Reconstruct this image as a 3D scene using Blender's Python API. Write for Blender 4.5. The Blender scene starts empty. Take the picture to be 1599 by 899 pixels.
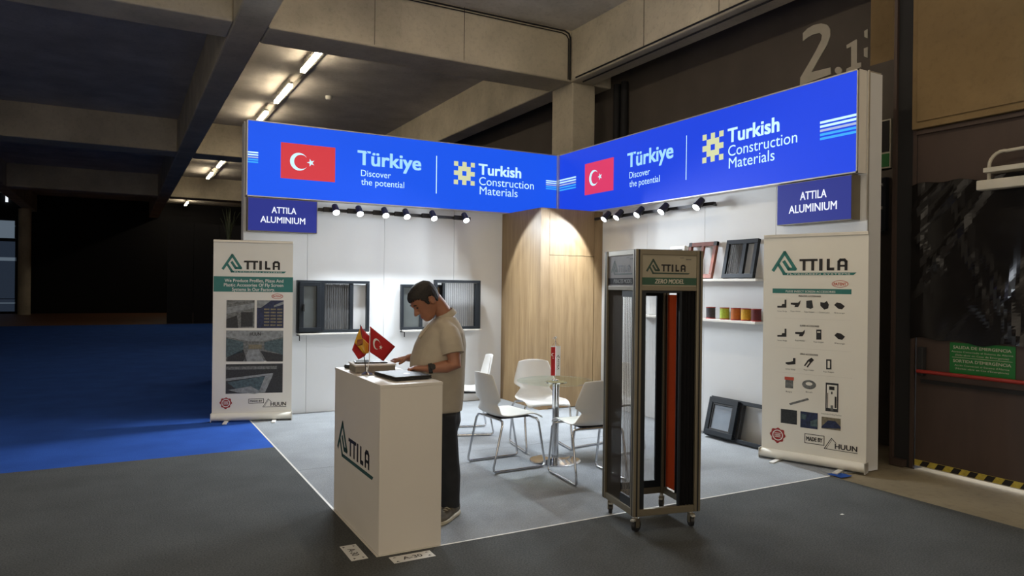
import bpy, bmesh, math, random
from mathutils import Vector, Matrix
random.seed(7)
S = bpy.context.scene
COL = S.collection
PI = math.pi

# ------------------------------------------------------------------ camera, world, exposure
F_PX, YAW, PITCH, ROLL = 1111.02, 0.5026, -0.0018, 0.0116
CAM = Vector((-1.3421, -4.0325, 1.5915))
cF = Vector((math.sin(YAW)*math.cos(PITCH), math.cos(YAW)*math.cos(PITCH), math.sin(PITCH)))
_r = Vector((math.cos(YAW), -math.sin(YAW), 0)); _u = _r.cross(cF)
cR = _r*math.cos(ROLL) + _u*math.sin(ROLL); cU = -_r*math.sin(ROLL) + _u*math.cos(ROLL)
cam_data = bpy.data.cameras.new('camera'); cam_data.sensor_width = 36.0; cam_data.lens = F_PX/1599*36.0
cam_data.clip_start = 0.05; cam_data.clip_end = 200
cam = bpy.data.objects.new('camera', cam_data); COL.objects.link(cam)
cam.matrix_world = Matrix(((cR.x, cU.x, -cF.x, CAM.x), (cR.y, cU.y, -cF.y, CAM.y), (cR.z, cU.z, -cF.z, CAM.z), (0, 0, 0, 1)))
S.camera = cam
w = bpy.data.worlds.new('hall_air'); S.world = w; w.use_nodes = True
w.node_tree.nodes['Background'].inputs[0].default_value = (1.0, 0.86, 0.68, 1)
w.node_tree.nodes['Background'].inputs[1].default_value = 1.1
S.view_settings.view_transform = 'Standard'; S.view_settings.look = 'None'
S.view_settings.gamma = 1.0; S.view_settings.exposure = 0.0
S.view_settings.use_curve_mapping = False
SPOT_W = 95.0          # each booth spotlight
TUBE_E = 38.0          # hall fluorescent tubes
TUBE_COL = (1.0, 0.84, 0.60)

# ------------------------------------------------------------------ pixel -> place (distance always from a plane it touches)
def ray(x, y): return cF + cR*((x-799.5)/F_PX) - cU*((y-449.5)/F_PX)
def onz(x, y, z=0.0): d = ray(x, y); return CAM + d*((z-CAM.z)/d.z)
def onx(x, y, X): d = ray(x, y); return CAM + d*((X-CAM.x)/d.x)
def ony(x, y, Y): d = ray(x, y); return CAM + d*((Y-CAM.y)/d.y)

# booth measures
W, D = 4.387, 4.924
XLB, YLB, ZT, ZB = 4.261, 4.795, 3.524, 2.621
KX, KY, KZ = 3.41, 3.85, 2.6125

# ------------------------------------------------------------------ materials
MATS = {}
def mat(name, col, rough=0.6, metal=0.0, vary=0.06, scale=8.0, bump=0.0, emit=None, emit_s=0.0, alpha=1.0, stretch=(1, 1, 1), col2=None, spec=0.5, detail=4.0):
    if name in MATS: return MATS[name]
    m = bpy.data.materials.new(name); m.use_nodes = True
    nt = m.node_tree; b = nt.nodes['Principled BSDF']
    tc = nt.nodes.new('ShaderNodeTexCoord'); mp = nt.nodes.new('ShaderNodeMapping')
    mp.inputs['Scale'].default_value = stretch
    nz = nt.nodes.new('ShaderNodeTexNoise'); nz.inputs['Scale'].default_value = scale; nz.inputs['Detail'].default_value = detail
    rp = nt.nodes.new('ShaderNodeValToRGB')
    a = [c*(1-vary) for c in col]; c2 = [min(1, c*(1+vary)) for c in (col2 or col)]
    rp.color_ramp.elements[0].position = 0.3; rp.color_ramp.elements[1].position = 0.7
    rp.color_ramp.elements[0].color = (*a, 1); rp.color_ramp.elements[1].color = (*c2, 1)
    L = nt.links.new
    L(tc.outputs['Object'], mp.inputs['Vector']); L(mp.outputs[0], nz.inputs['Vector']); L(nz.outputs['Fac'], rp.inputs[0])
    L(rp.outputs[0], b.inputs['Base Color'])
    b.inputs['Roughness'].default_value = rough; b.inputs['Metallic'].default_value = metal
    b.inputs['Specular IOR Level'].default_value = spec
    if bump:
        bp = nt.nodes.new('ShaderNodeBump'); bp.inputs['Strength'].default_value = bump; bp.inputs['Distance'].default_value = 0.01
        L(nz.outputs['Fac'], bp.inputs['Height']); L(bp.outputs[0], b.inputs['Normal'])
    if emit is not None:
        b.inputs['Emission Color'].default_value = (*emit, 1); b.inputs['Emission Strength'].default_value = emit_s
    if alpha < 1: b.inputs['Alpha'].default_value = alpha
    MATS[name] = m
    return m

def srgb(r, g, b):
    f = lambda c: (c/255/12.92) if c/255 <= 0.04045 else ((c/255+0.055)/1.055)**2.4
    return (f(r), f(g), f(b))

def carpet_mat(name, col, amt=0.35):
    m = mat(name, col, rough=0.95, vary=0.12, scale=2.2, spec=0.1)
    nt = m.node_tree; b = nt.nodes['Principled BSDF']
    ramp = [n for n in nt.nodes if n.type == 'VALTORGB'][0]
    tc = [n for n in nt.nodes if n.type == 'TEX_COORD'][0]
    n2 = nt.nodes.new('ShaderNodeTexNoise'); n2.inputs['Scale'].default_value = 95; n2.inputs['Detail'].default_value = 3
    mx = nt.nodes.new('ShaderNodeMix'); mx.data_type = 'RGBA'; mx.blend_type = 'OVERLAY'; mx.inputs[0].default_value = amt
    nt.links.new(tc.outputs['Object'], n2.inputs['Vector'])
    nt.links.new(ramp.outputs[0], mx.inputs[6]); nt.links.new(n2.outputs['Fac'], mx.inputs[7])
    nt.links.new(mx.outputs[2], b.inputs['Base Color'])
    bp = nt.nodes.new('ShaderNodeBump'); bp.inputs['Strength'].default_value = 0.5; bp.inputs['Distance'].default_value = 0.004
    nt.links.new(n2.outputs['Fac'], bp.inputs['Height']); nt.links.new(bp.outputs[0], b.inputs['Normal'])
    return m

def concrete_mat(name, col, stain=0.17, rough=0.85):
    m = mat(name, col, rough=rough, vary=0.18, scale=1.3, spec=0.2)
    nt = m.node_tree; b = nt.nodes['Principled BSDF']
    ramp = [n for n in nt.nodes if n.type == 'VALTORGB'][0]
    tc = [n for n in nt.nodes if n.type == 'TEX_COORD'][0]
    n2 = nt.nodes.new('ShaderNodeTexNoise'); n2.inputs['Scale'].default_value = 14; n2.inputs['Detail'].default_value = 8; n2.inputs['Roughness'].default_value = 0.7
    rp = nt.nodes.new('ShaderNodeValToRGB'); rp.color_ramp.elements[0].position = 0.30; rp.color_ramp.elements[1].position = 0.5
    rp.color_ramp.elements[0].color = (1-stain, 1-stain, 1-stain, 1); rp.color_ramp.elements[1].color = (1, 1, 1, 1)
    mx = nt.nodes.new('ShaderNodeMix'); mx.data_type = 'RGBA'; mx.blend_type = 'MULTIPLY'; mx.inputs[0].default_value = 1.0
    nt.links.new(tc.outputs['Object'], n2.inputs['Vector']); nt.links.new(n2.outputs['Fac'], rp.inputs[0])
    nt.links.new(ramp.outputs[0], mx.inputs[6]); nt.links.new(rp.outputs[0], mx.inputs[7])
    nt.links.new(mx.outputs[2], b.inputs['Base Color'])
    bp = nt.nodes.new('ShaderNodeBump'); bp.inputs['Strength'].default_value = 0.25; bp.inputs['Distance'].default_value = 0.02
    nt.links.new(n2.outputs['Fac'], bp.inputs['Height']); nt.links.new(bp.outputs[0], b.inputs['Normal'])
    return m

def glass_mat(name, tint, fac_ior=1.45, rough=0.02):
    m = bpy.data.materials.new(name); m.use_nodes = True; nt = m.node_tree
    nt.nodes.remove(nt.nodes['Principled BSDF']); out = nt.nodes['Material Output']
    t = nt.nodes.new('ShaderNodeBsdfTransparent'); t.inputs[0].default_value = (*tint, 1)
    g = nt.nodes.new('ShaderNodeBsdfGlossy'); g.inputs['Roughness'].default_value = rough
    fr = nt.nodes.new('ShaderNodeFresnel'); fr.inputs[0].default_value = fac_ior
    mx = nt.nodes.new('ShaderNodeMixShader')
    nt.nodes.remove(fr); mx.inputs[0].default_value = 0.10; nt.links.new(t.outputs[0], mx.inputs[1]); nt.links.new(g.outputs[0], mx.inputs[2])
    nt.links.new(mx.outputs[0], out.inputs[0]); MATS[name] = m
    return m

def emat(name, col, s=1.0, base=None):
    return mat(name, base or tuple(c*0.25 for c in col), rough=0.5, vary=0.02, emit=col, emit_s=s, spec=0.2)

M = dict(
    conc=concrete_mat('concrete_beam', (0.54, 0.49, 0.39)),
    slab=concrete_mat('concrete_slab', (0.54, 0.51, 0.47)),
    conc_wall=concrete_mat('concrete_panel', (0.20, 0.14, 0.07), 0.12),
    conc_floor=concrete_mat('concrete_floor', (0.26, 0.22, 0.15)),
    wall_dark=mat('dark_wall_paint', (0.085, 0.072, 0.062), rough=0.8, vary=0.1, scale=2),
    wall_brown=mat('brown_wall_paint', (0.050, 0.032, 0.026), rough=0.6, vary=0.15, scale=5, stretch=(1, 1, .3)),
    black=mat('matte_black', (0.010, 0.010, 0.012), rough=0.8),
    drape=mat('black_drape', (0.006, 0.006, 0.008), rough=0.95),
    grey_carpet=carpet_mat('grey_carpet_pile', (0.080, 0.084, 0.084), 0.75),
    booth_carpet=carpet_mat('pale_grey_carpet_pile', (0.27, 0.285, 0.30), 0.45),
    blue_carpet=carpet_mat('blue_carpet_pile', (0.026, 0.085, 0.36), 0.25),
    brown_floor=mat('brown_boards', (0.17, 0.075, 0.036), rough=0.5, vary=0.2, scale=3),
    white_wall=mat('white_wall_panel', (0.66, 0.67, 0.68), rough=0.55, vary=0.015, scale=3),
    white=mat('white_laminate', (0.70, 0.67, 0.62), rough=0.5, vary=0.015, scale=3),
    plastic_white=mat('white_plastic', (0.72, 0.71, 0.68), rough=0.35, vary=0.02),
    alu=mat('aluminium', (0.60, 0.58, 0.53), rough=0.38, metal=0.7, vary=0.04),
    alu_bronze=mat('bronze_aluminium', (0.20, 0.175, 0.125), rough=0.42, metal=0.55, vary=0.05),
    chrome=mat('chrome', (0.62, 0.63, 0.65), rough=0.12, metal=1.0, vary=0.02),
    anth=mat('anthracite_aluminium', (0.0095, 0.013, 0.018), rough=0.45, vary=0.08, spec=0.3),
    blackpl=mat('black_plastic', (0.012, 0.012, 0.013), rough=0.45),
    wood=None,
    ban=mat('banner_film', (0.72, 0.70, 0.63), rough=0.5, vary=0.02, scale=2),
    teal=mat('teal_print', (0.020, 0.16, 0.14), rough=0.5),
    ink=mat('black_ink', (0.012, 0.010, 0.010), rough=0.5),
    grey_ink=mat('grey_ink', (0.10, 0.10, 0.10), rough=0.5),
    pale_ink=mat('pale_print', (0.70, 0.70, 0.66), rough=0.5),
    red_ink=mat('red_print', (0.30, 0.020, 0.018), rough=0.5),
    orange_ink=mat('orange_red_print', (0.45, 0.06, 0.03), rough=0.5),
    photo_dark=mat('photo_dark', (0.020, 0.022, 0.024), rough=0.5, vary=0.5, scale=60),
    photo_mid=mat('photo_grey', (0.13, 0.135, 0.13), rough=0.5, vary=0.5, scale=40),
    photo_light=mat('photo_light', (0.22, 0.235, 0.235), rough=0.5, vary=0.3, scale=30),
    photo_blue=mat('photo_blue', (0.055, 0.09, 0.10), rough=0.5, vary=0.4, scale=40),
    photo_navy=mat('photo_navy', (0.012, 0.020, 0.06), rough=0.5, vary=0.5, scale=50),
    photo_tan=mat('photo_tan', (0.18, 0.155, 0.10), rough=0.5, vary=0.3, scale=40),
    skin=mat('skin', (0.30, 0.13, 0.075), rough=0.55, vary=0.08, scale=20),
    hair=mat('dark_hair', (0.012, 0.009, 0.007), rough=0.7, vary=0.4, scale=90, bump=0.6),
    polo=mat('beige_polo_cloth', (0.40, 0.35, 0.275), rough=0.9, vary=0.08, scale=7, bump=0.5),
    trousers=mat('dark_trouser_cloth', (0.017, 0.018, 0.020), rough=0.9, vary=0.2, scale=14, bump=0.2),
    shoe=mat('taupe_shoe', (0.10, 0.085, 0.062), rough=0.8, vary=0.3, scale=30),
    sole=mat('cream_sole', (0.50, 0.45, 0.33), rough=0.6),
    green=mat('green_sign', (0.006, 0.13, 0.022), rough=0.5, vary=0.04),
    red_bar=mat('red_bar_paint', (0.26, 0.018, 0.012), rough=0.4),
    yellow=mat('hazard_yellow', (0.42, 0.34, 0.05), rough=0.5, vary=0.2, scale=40),
    redwood=mat('red_brown_woodgrain', (0.17, 0.045, 0.022), rough=0.4, vary=0.25, scale=18, stretch=(6, 6, 0.6)),
    steel=mat('steel_reel', (0.42, 0.41, 0.38), rough=0.3, metal=0.6),
    sheet=mat('black_plastic_sheet', (0.010, 0.009, 0.009), rough=0.2, vary=0.2, spec=0.4),
    leaf=mat('plant_leaf', (0.05, 0.065, 0.03), rough=0.5, vary=0.3),
    paper=mat('paper', (0.72, 0.72, 0.70), rough=0.7, vary=0.01),
    orange=mat('orange_pleat', (0.26, 0.030, 0.006), rough=0.7, vary=0.06, scale=4),
    digit=mat('pale_wall_lettering', (0.46, 0.43, 0.36), rough=0.7, vary=0.05),
    flag_red=mat('flag_red_cloth', (0.42, 0.012, 0.014), rough=0.8, vary=0.05),
    flag_yellow=mat('flag_yellow_cloth', (0.60, 0.32, 0.02), rough=0.8, vary=0.05),
    flag_white=mat('flag_white_cloth', (0.75, 0.75, 0.75), rough=0.8, vary=0.02),
    emblem=mat('flag_emblem', (0.25, 0.08, 0.03), rough=0.8),
)
# pale oak boards
def wood_mat():
    m = mat('pale_oak', (0.20, 0.126, 0.060), rough=0.5, vary=0.10, scale=2.0, stretch=(7, 7, 0.5), col2=(0.24, 0.163, 0.083), detail=7)
    nt = m.node_tree; b = nt.nodes['Principled BSDF']
    ramp = [n for n in nt.nodes if n.type == 'VALTORGB'][0]; tc = [n for n in nt.nodes if n.type == 'TEX_COORD'][0]
    mp = nt.nodes.new('ShaderNodeMapping'); mp.inputs['Scale'].default_value = (40, 40, 1.6)
    n2 = nt.nodes.new('ShaderNodeTexNoise'); n2.inputs['Scale'].default_value = 2.5; n2.inputs['Detail'].default_value = 6
    rp = nt.nodes.new('ShaderNodeValToRGB'); rp.color_ramp.elements[0].position = 0.28; rp.color_ramp.elements[1].position = 0.5
    rp.color_ramp.elements[0].color = (0.72, 0.66, 0.58, 1); rp.color_ramp.elements[1].color = (1, 1, 1, 1)
    mx = nt.nodes.new('ShaderNodeMix'); mx.data_type = 'RGBA'; mx.blend_type = 'MULTIPLY'; mx.inputs[0].default_value = 0.8
    nt.links.new(tc.outputs['Object'], mp.inputs[0]); nt.links.new(mp.outputs[0], n2.inputs['Vector']); nt.links.new(n2.outputs['Fac'], rp.inputs[0])
    nt.links.new(ramp.outputs[0], mx.inputs[6]); nt.links.new(rp.outputs[0], mx.inputs[7]); nt.links.new(mx.outputs[2], b.inputs['Base Color'])
    return m
M['wood'] = wood_mat()
M['glass'] = glass_mat('table_glass', (0.93, 0.98, 0.955))
M['screen'] = mat('dark_pleat_mesh', (0.035, 0.035, 0.038), rough=0.8, alpha=0.62)
M['screen_dense'] = mat('dense_dark_mesh', (0.030, 0.027, 0.025), rough=0.85, alpha=0.93)
M['screen_light'] = mat('fine_pleat_mesh', (0.26, 0.26, 0.27), rough=0.8, alpha=0.42)
def pleat_cloth(m, fac=0.5):
    nt = m.node_tree; b = nt.nodes['Principled BSDF']; out = nt.nodes['Material Output']
    src = b.inputs['Base Color'].links[0].from_socket
    t = nt.nodes.new('ShaderNodeBsdfTranslucent'); nt.links.new(src, t.inputs[0])
    mx = nt.nodes.new('ShaderNodeMixShader'); mx.inputs[0].default_value = fac
    nt.links.new(b.outputs[0], mx.inputs[1]); nt.links.new(t.outputs[0], mx.inputs[2]); nt.links.new(mx.outputs[0], out.inputs[0])
pleat_cloth(M['orange'], 0.6)
M['string'] = mat('dark_string', (0.03, 0.03, 0.03), rough=0.8)
# backlit sign prints: these give off light
BLUE = srgb(26, 84, 228); BLUE2 = srgb(28, 66, 216)
M['lb_left'] = emat('backlit_blue', BLUE)
M['lb_right'] = emat('backlit_deep_blue', BLUE2)
M['lb_white'] = emat('backlit_white', srgb(200, 240, 255))
M['lb_ice'] = emat('backlit_ice', srgb(160, 215, 250))
M['lb_cyan'] = emat('backlit_cyan', srgb(60, 165, 250))
M['lb_grey'] = emat('backlit_grey', srgb(165, 180, 215))
M['lb_sand'] = emat('backlit_sand', srgb(205, 210, 165))
M['lb_red'] = emat('backlit_red', srgb(200, 58, 66))
M['lb_rose'] = emat('backlit_rose', srgb(214, 58, 98))
M['lb_navy'] = emat('backlit_navy', srgb(40, 48, 128))
M['lb_text'] = emat('backlit_text', srgb(225, 230, 245))
M['lens'] = emat('spot_lens', (0.95, 0.98, 1.0), 6.0)
M['tube'] = emat('fluorescent_tube', TUBE_COL, TUBE_E)
M['daylight'] = emat('daylight_pane', srgb(120, 135, 150), 0.5)
M['daylight_dim'] = emat('dim_daylight_pane', srgb(45, 55, 70), 0.6)
M['gap_light'] = emat('daylight_behind_door', (0.95, 0.97, 1.0), 5.0)
M['led'] = emat('small_lamp', (0.9, 0.95, 1.0), 1.0)

# ------------------------------------------------------------------ mesh helpers
class MB:
    def __init__(s): s.v = []; s.f = []
    def add(s, vs, fs):
        n = len(s.v); s.v += [tuple(p) for p in vs]; s.f += [tuple(i+n for i in f) for f in fs]; return s
    def box(s, x0, x1, y0, y1, z0, z1):
        return s.add([(x0, y0, z0), (x1, y0, z0), (x1, y1, z0), (x0, y1, z0), (x0, y0, z1), (x1, y0, z1), (x1, y1, z1), (x0, y1, z1)],
                     [(0, 3, 2, 1), (4, 5, 6, 7), (0, 1, 5, 4), (1, 2, 6, 5), (2, 3, 7, 6), (3, 0, 4, 7)])
    def obox(s, c, ax, ay, az):   # half-extent vectors
        c, ax, ay, az = map(Vector, (c, ax, ay, az)); P = []
        for k in (-1, 1):
            for i, j in ((-1, -1), (1, -1), (1, 1), (-1, 1)): P.append(c+ax*i+ay*j+az*k)
        return s.add(P, [(0, 3, 2, 1), (4, 5, 6, 7), (0, 1, 5, 4), (1, 2, 6, 5), (2, 3, 7, 6), (3, 0, 4, 7)])
    def tube(s, pts, r, n=10, closed=False):
        pts = [Vector(p) for p in pts]; k = len(pts); rr = r if hasattr(r, '__len__') else [r]*k
        rings = []; up = None
        for i, p in enumerate(pts):
            if closed: t = (pts[(i+1) % k]-pts[i-1])
            else: t = pts[min(i+1, k-1)]-pts[max(i-1, 0)]
            t.normalize()
            if up is None:
                up = Vector((0, 0, 1)) if abs(t.z) < 0.9 else Vector((1, 0, 0))
            a = up - t*up.dot(t)
            if a.length < 1e-4: a = t.orthogonal()
            a.normalize(); up = a; b = t.cross(a)
            rings.append([p+(a*math.cos(2*PI*j/n)+b*math.sin(2*PI*j/n))*rr[i] for j in range(n)])
        return s.loft(rings, caps=not closed, closed=closed)
    def loft(s, rings, caps=True, closed=False):
        n = len(rings[0]); vs = [p for r in rings for p in r]; fs = []; k = len(rings)
        for i in range(k if closed else k-1):
            for j in range(n):
                a = i*n+j; b = i*n+(j+1) % n; c = ((i+1) % k)*n+(j+1) % n; d = ((i+1) % k)*n+j
                fs.append((a, b, c, d))
        if caps: fs.append(tuple(range(n-1, -1, -1))); fs.append(tuple((k-1)*n+j for j in range(n)))
        return s.add(vs, fs)
    def lathe(s, prof, n=24, c=(0, 0, 0)):
        rings = [[(c[0]+r*math.cos(2*PI*j/n), c[1]+r*math.sin(2*PI*j/n), c[2]+z) for j in range(n)] for r, z in prof]
        return s.loft(rings)
    def cyl(s, a, b, r, n=14): return s.tube([a, b], r, n)
    def poly(s, pts, z=0.0): return s.add([(p[0], p[1], z) for p in pts], [tuple(range(len(pts)))])
    def rect(s, x0, x1, y0, y1, z=0.0): return s.poly([(x0, y0), (x1, y0), (x1, y1), (x0, y1)], z)
    def stroke(s, pts, wd, z=0.0, closed=False):
        pts = [Vector((p[0], p[1])) for p in pts]
        if closed: pts = pts+[pts[0]]
        for a, b in zip(pts, pts[1:]):
            d = (b-a).normalized(); nrm = Vector((-d.y, d.x))*wd/2; e = d*wd*0.35
            s.poly([a-e-nrm, b+e-nrm, b+e+nrm, a-e+nrm], z)
        return s
    def disc(s, cx, cy, rx, ry=None, n=24, z=0.0, a0=0.0):
        ry = ry or rx
        return s.poly([(cx+rx*math.cos(a0+2*PI*i/n), cy+ry*math.sin(a0+2*PI*i/n)) for i in range(n)], z)
    def build(s, name, m, parent=None, smooth=False, bevel=0.0):
        me = bpy.data.meshes.new(name); me.from_pydata(s.v, [], s.f); me.update()
        bm = bmesh.new(); bm.from_mesh(me); bmesh.ops.recalc_face_normals(bm, faces=bm.faces) if not getattr(s, 'flat', False) else None
        bm.to_mesh(me); bm.free()
        return link(name, me, m, parent, smooth, bevel)

class Flat(MB):
    flat = True

def link(name, me, m, parent=None, smooth=False, bevel=0.0):
    o = bpy.data.objects.new(name, me); COL.objects.link(o); o.parent = parent
    if m is not None: me.materials.clear(); me.materials.append(m)
    if smooth:
        me.polygons.foreach_set('use_smooth', [True]*len(me.polygons)); me.update()
        try: me.set_sharp_from_angle(angle=math.radians(42))
        except Exception: pass
    if bevel:
        b = o.modifiers.new('edge', 'BEVEL'); b.width = bevel; b.segments = 2; b.limit_method = 'ANGLE'
    return o
def tag(o, label=None, cat=None, group=None, kind=None):
    if label: o['label'] = label
    if cat: o['category'] = cat
    if group: o['group'] = group
    if kind: o['kind'] = kind
    return o
def thing(name, loc, label, cat, rz=0.0, group=None):
    o = bpy.data.objects.new(name, None); COL.objects.link(o); o.location = loc; o.rotation_euler = (0, 0, rz)
    o.empty_display_size = 0.1
    return tag(o, label, cat, group)
def copy_tree(o, parent=None):
    c = o.copy(); COL.objects.link(c); c.parent = parent
    for ch in [k for k in o.children]: copy_tree(ch, c)
    return c
def frame(o, origin, U, V=(0, 0, 1)):   # local X = U, local Y = V, local Z = towards the viewer
    U = Vector(U).normalized(); V = Vector(V).normalized(); N = U.cross(V).normalized(); V = N.cross(U)
    o.matrix_basis = Matrix(((U.x, V.x, N.x, origin[0]), (U.y, V.y, N.y, origin[1]), (U.z, V.z, N.z, origin[2]), (0, 0, 0, 1)))
    return o
_cap = {}
def text_mesh(body, off=0.0, res=4):
    cu = bpy.data.curves.new('font', 'FONT'); cu.body = body; cu.offset = off; cu.resolution_u = res; cu.fill_mode = 'FRONT'
    ob = bpy.data.objects.new('font', cu); me = bpy.data.meshes.new_from_object(ob)
    bpy.data.objects.remove(ob); bpy.data.curves.remove(cu)
    return me
def cap_h(off):
    if off not in _cap:
        me = text_mesh('H', off); ys = [v.co.y for v in me.vertices]; _cap[off] = (min(ys), max(ys)); bpy.data.meshes.remove(me)
    return _cap[off]
def text(parent, body, x, y, cap, m, width=None, off=0.0, z=0.002, name='lettering', align='L', skew=0.0, res=4):
    me = text_mesh(body, 0.0, res)
    xs = [v.co.x for v in me.vertices]; x0, x1 = min(xs), max(xs); yl, yh = cap_h(0.0)
    sy = cap/(yh-yl); sx = (width/(x1-x0)) if width else sy
    wtot = (x1-x0)*sx; ox = x-(wtot/2 if align == 'C' else (wtot if align == 'R' else 0))
    for v in me.vertices:
        yy = (v.co.y-yl)*sy
        v.co = (ox+(v.co.x-x0)*sx+skew*yy, y+yy, z)
    me.update(); me.name = name
    if off >= 0.01:       # heavier face: the outline thickened by overprinting
        bm = bmesh.new(); d = off*sy*1.0
        for k, (dx, dy) in enumerate(((0, 0), (d, d*0.6), (-d, d*0.6), (d, -d*0.6), (-d, -d*0.6))):
            n0 = len(bm.verts); bm.from_mesh(me); bm.verts.ensure_lookup_table()
            for v in bm.verts[n0:]: v.co.x += dx; v.co.y += dy; v.co.z += 0.00008*k
        bm.to_mesh(me); bm.free()
    return link(name, me, m, parent)

# star and crescent of the flag, in a w x h rectangle with its lower left corner at (x, y)
def crescent(x, y, h, n=28):
    cx, cy = x+h*0.5, y+h*0.5; R, r, dx = 0.25*h, 0.2*h, 0.0625*h
    # angle where the circles meet
    xi = (R*R-r*r+dx*dx)/(2*dx); yi = math.sqrt(max(R*R-xi*xi, 1e-9)); a = math.atan2(yi, xi); b = math.atan2(yi, xi-dx)
    o = [(cx+R*math.cos(a+(2*PI-2*a)*i/n), cy+R*math.sin(a+(2*PI-2*a)*i/n)) for i in range(n+1)]
    q = [(cx+dx+r*math.cos(b+(2*PI-2*b)*i/n), cy+r*math.sin(b+(2*PI-2*b)*i/n)) for i in range(n+1)]
    return o, q
def star(cx, cy, R, rot=PI):
    return [(cx+(R if i % 2 == 0 else R*0.382)*math.cos(rot+PI*i/5), cy+(R if i % 2 == 0 else R*0.382)*math.sin(rot+PI*i/5)) for i in range(10)]
def flag_print(parent, x, y, wd, h, m_red, m_white, z=0.002):
    f = Flat().rect(x, x+wd, y, y+h, z).build('flag_print', m_red, parent)
    mb = Flat(); o, q = crescent(x, y, h)
    for i in range(len(o)-1): mb.poly([o[i], o[i+1], q[i+1], q[i]], z*2)
    mb.build('crescent', m_white, f)
    st = star(x+h*0.83, y+h*0.5, h*0.115); sb = Flat()
    for i in range(10): sb.poly([(x+h*0.83, y+h*0.5), st[i], st[(i+1) % 10]], z*2)
    sb.build('star', m_white, f)
    return f

# the company mark: triangular A, TTILA, underline. (x, y) lower left, w total width
def company_logo(parent, x, y, w_, mt, mk, z=0.002, small=True):
    k = w_/600.0
    P = lambda a, b: (x+(a-125)*k, y+(330-b)*k)
    a = Flat()
    a.stroke([P(140, 290), P(223, 158), P(302, 283), P(255, 283), P(220, 228)], 24*k, z)
    a.stroke([P(180, 250), P(222, 316)], 22*k, z)
    a.poly([P(205, 310), P(727, 310), P(708, 328), P(212, 328)], z)
    e = a.build('logo_mark', mt, parent)
    t = Flat()
    t.stroke([P(338, 218), P(456, 218)], 17*k, z); t.stroke([P(366, 222), P(366, 288)], 21*k, z); t.stroke([P(428, 222), P(428, 288)], 21*k, z)
    t.stroke([P(485, 218), P(485, 288)], 24*k, z)
    t.stroke([P(536, 218), P(536, 284), P(570, 284)], 21*k, z)
    t.stroke([P(608, 288), P(608, 232), P(620, 220), P(645, 220), P(657, 232), P(657, 288)], 20*k, z); t.stroke([P(610, 262), P(655, 262)], 14*k, z)
    t.build('logo_lettering', mk, parent)
    if small: text(parent, 'FLYSCREEN SYSTEMS', P(245, 0)[0], P(0, 325)[1], 11*k, M['pale_ink'], width=440*k, off=0.01, z=z+0.0005, res=2)
def huun_logo(parent, x, y, w_, z=0.002):
    a = Flat(); h = w_*0.36
    a.stroke([(x, y), (x+w_*0.22, y+h), (x+w_*0.36, y+h*0.62)], w_*0.022, z); a.stroke([(x, y), (x+w_, y-h*0.02)], w_*0.018, z)
    a.stroke([(x+w_*0.06, y), (x+w_*0.235, y+h*0.86)], w_*0.012, z)
    a.build('maker_mark', M['ink'], parent)
    text(parent, 'HUUN', x+w_*0.33, y+h*0.12, h*0.44, M['ink'], width=w_*0.66, off=0.03, z=z, res=2)
def seal_print(parent, cx, cy, r, z=0.002):
    p = []
    for i in range(48):
        t = 2*PI*i/48; q = r*(0.92+0.08*math.cos(8*t+0.4)+0.04*math.sin(3*t)); p.append((cx+q*math.cos(t), cy+q*math.sin(t)))
    s = Flat()
    for i in range(48): s.poly([(cx, cy), p[i], p[(i+1) % 48]], z)
    s.build('seal_print', M['red_ink'], parent)
    g = Flat()
    for i in range(28):
        a0, a1 = 2*PI*i/28, 2*PI*(i+1)/28
        g.poly([(cx+r*f_*math.cos(a_), cy+r*f_*math.sin(a_)) for f_, a_ in ((.56, a0), (.68, a0), (.68, a1), (.56, a1))], z+0.0006)
    g.rect(cx-r*.4, cx+r*.4, cy+r*.22, cy+r*.28, z+0.0006); g.rect(cx-r*.4, cx+r*.4, cy-r*.24, cy-r*.18, z+0.0006)
    g.build('seal_ring', M['pale_ink'], parent)
    text(parent, '100%', cx, cy-r*.11, r*.24, M['pale_ink'], width=r*.75, off=0.02, z=z+0.0006, align='C', res=2)

# ================================================================== THE SETTING: hall shell
def struct(o): o['kind'] = 'structure'; return o
def prism(pts, z0, z1):
    n = len(pts); mb = MB()
    return mb.add([(p[0], p[1], z0) for p in pts]+[(p[0], p[1], z1) for p in pts],
                  [tuple(range(n-1, -1, -1)), tuple(range(n, 2*n))]+[(i, (i+1) % n, n+(i+1) % n, n+i) for i in range(n)])
H, SL = 5.0, 5.84     # beam soffit, slab underside
struct(MB().box(-10, 8, -7, 26.4, -0.12, -0.008).build('floor', M['conc_floor']))
struct(MB().box(-10, 8, 26.4, 42, -0.12, -0.002).build('floor_far', M['brown_floor']))
ceil = struct(MB().box(-16, 8, -14, 42, SL, SL+0.25).build('ceiling', M['slab']))
for x0, x1 in ((-5.45, -5.0), (-0.09, 0.35), (5.17, 5.60)):
    MB().box(x0, x1, -14, 42, H, SL+0.02).build('beam', M['conc'], ceil, bevel=0.025)
for y0, y1 in ((-5.2, -4.5), (5.86, 6.57), (16.4, 17.3), (27.2, 28.0)):
    for x0, x1 in ((-16, -5.45), (-5.0, -0.09), (0.35, 5.17), (5.60, 6.0)):
        MB().box(x0, x1, y0, y1, H, SL+0.02).build('beam', M['conc'], ceil, bevel=0.025)
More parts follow.
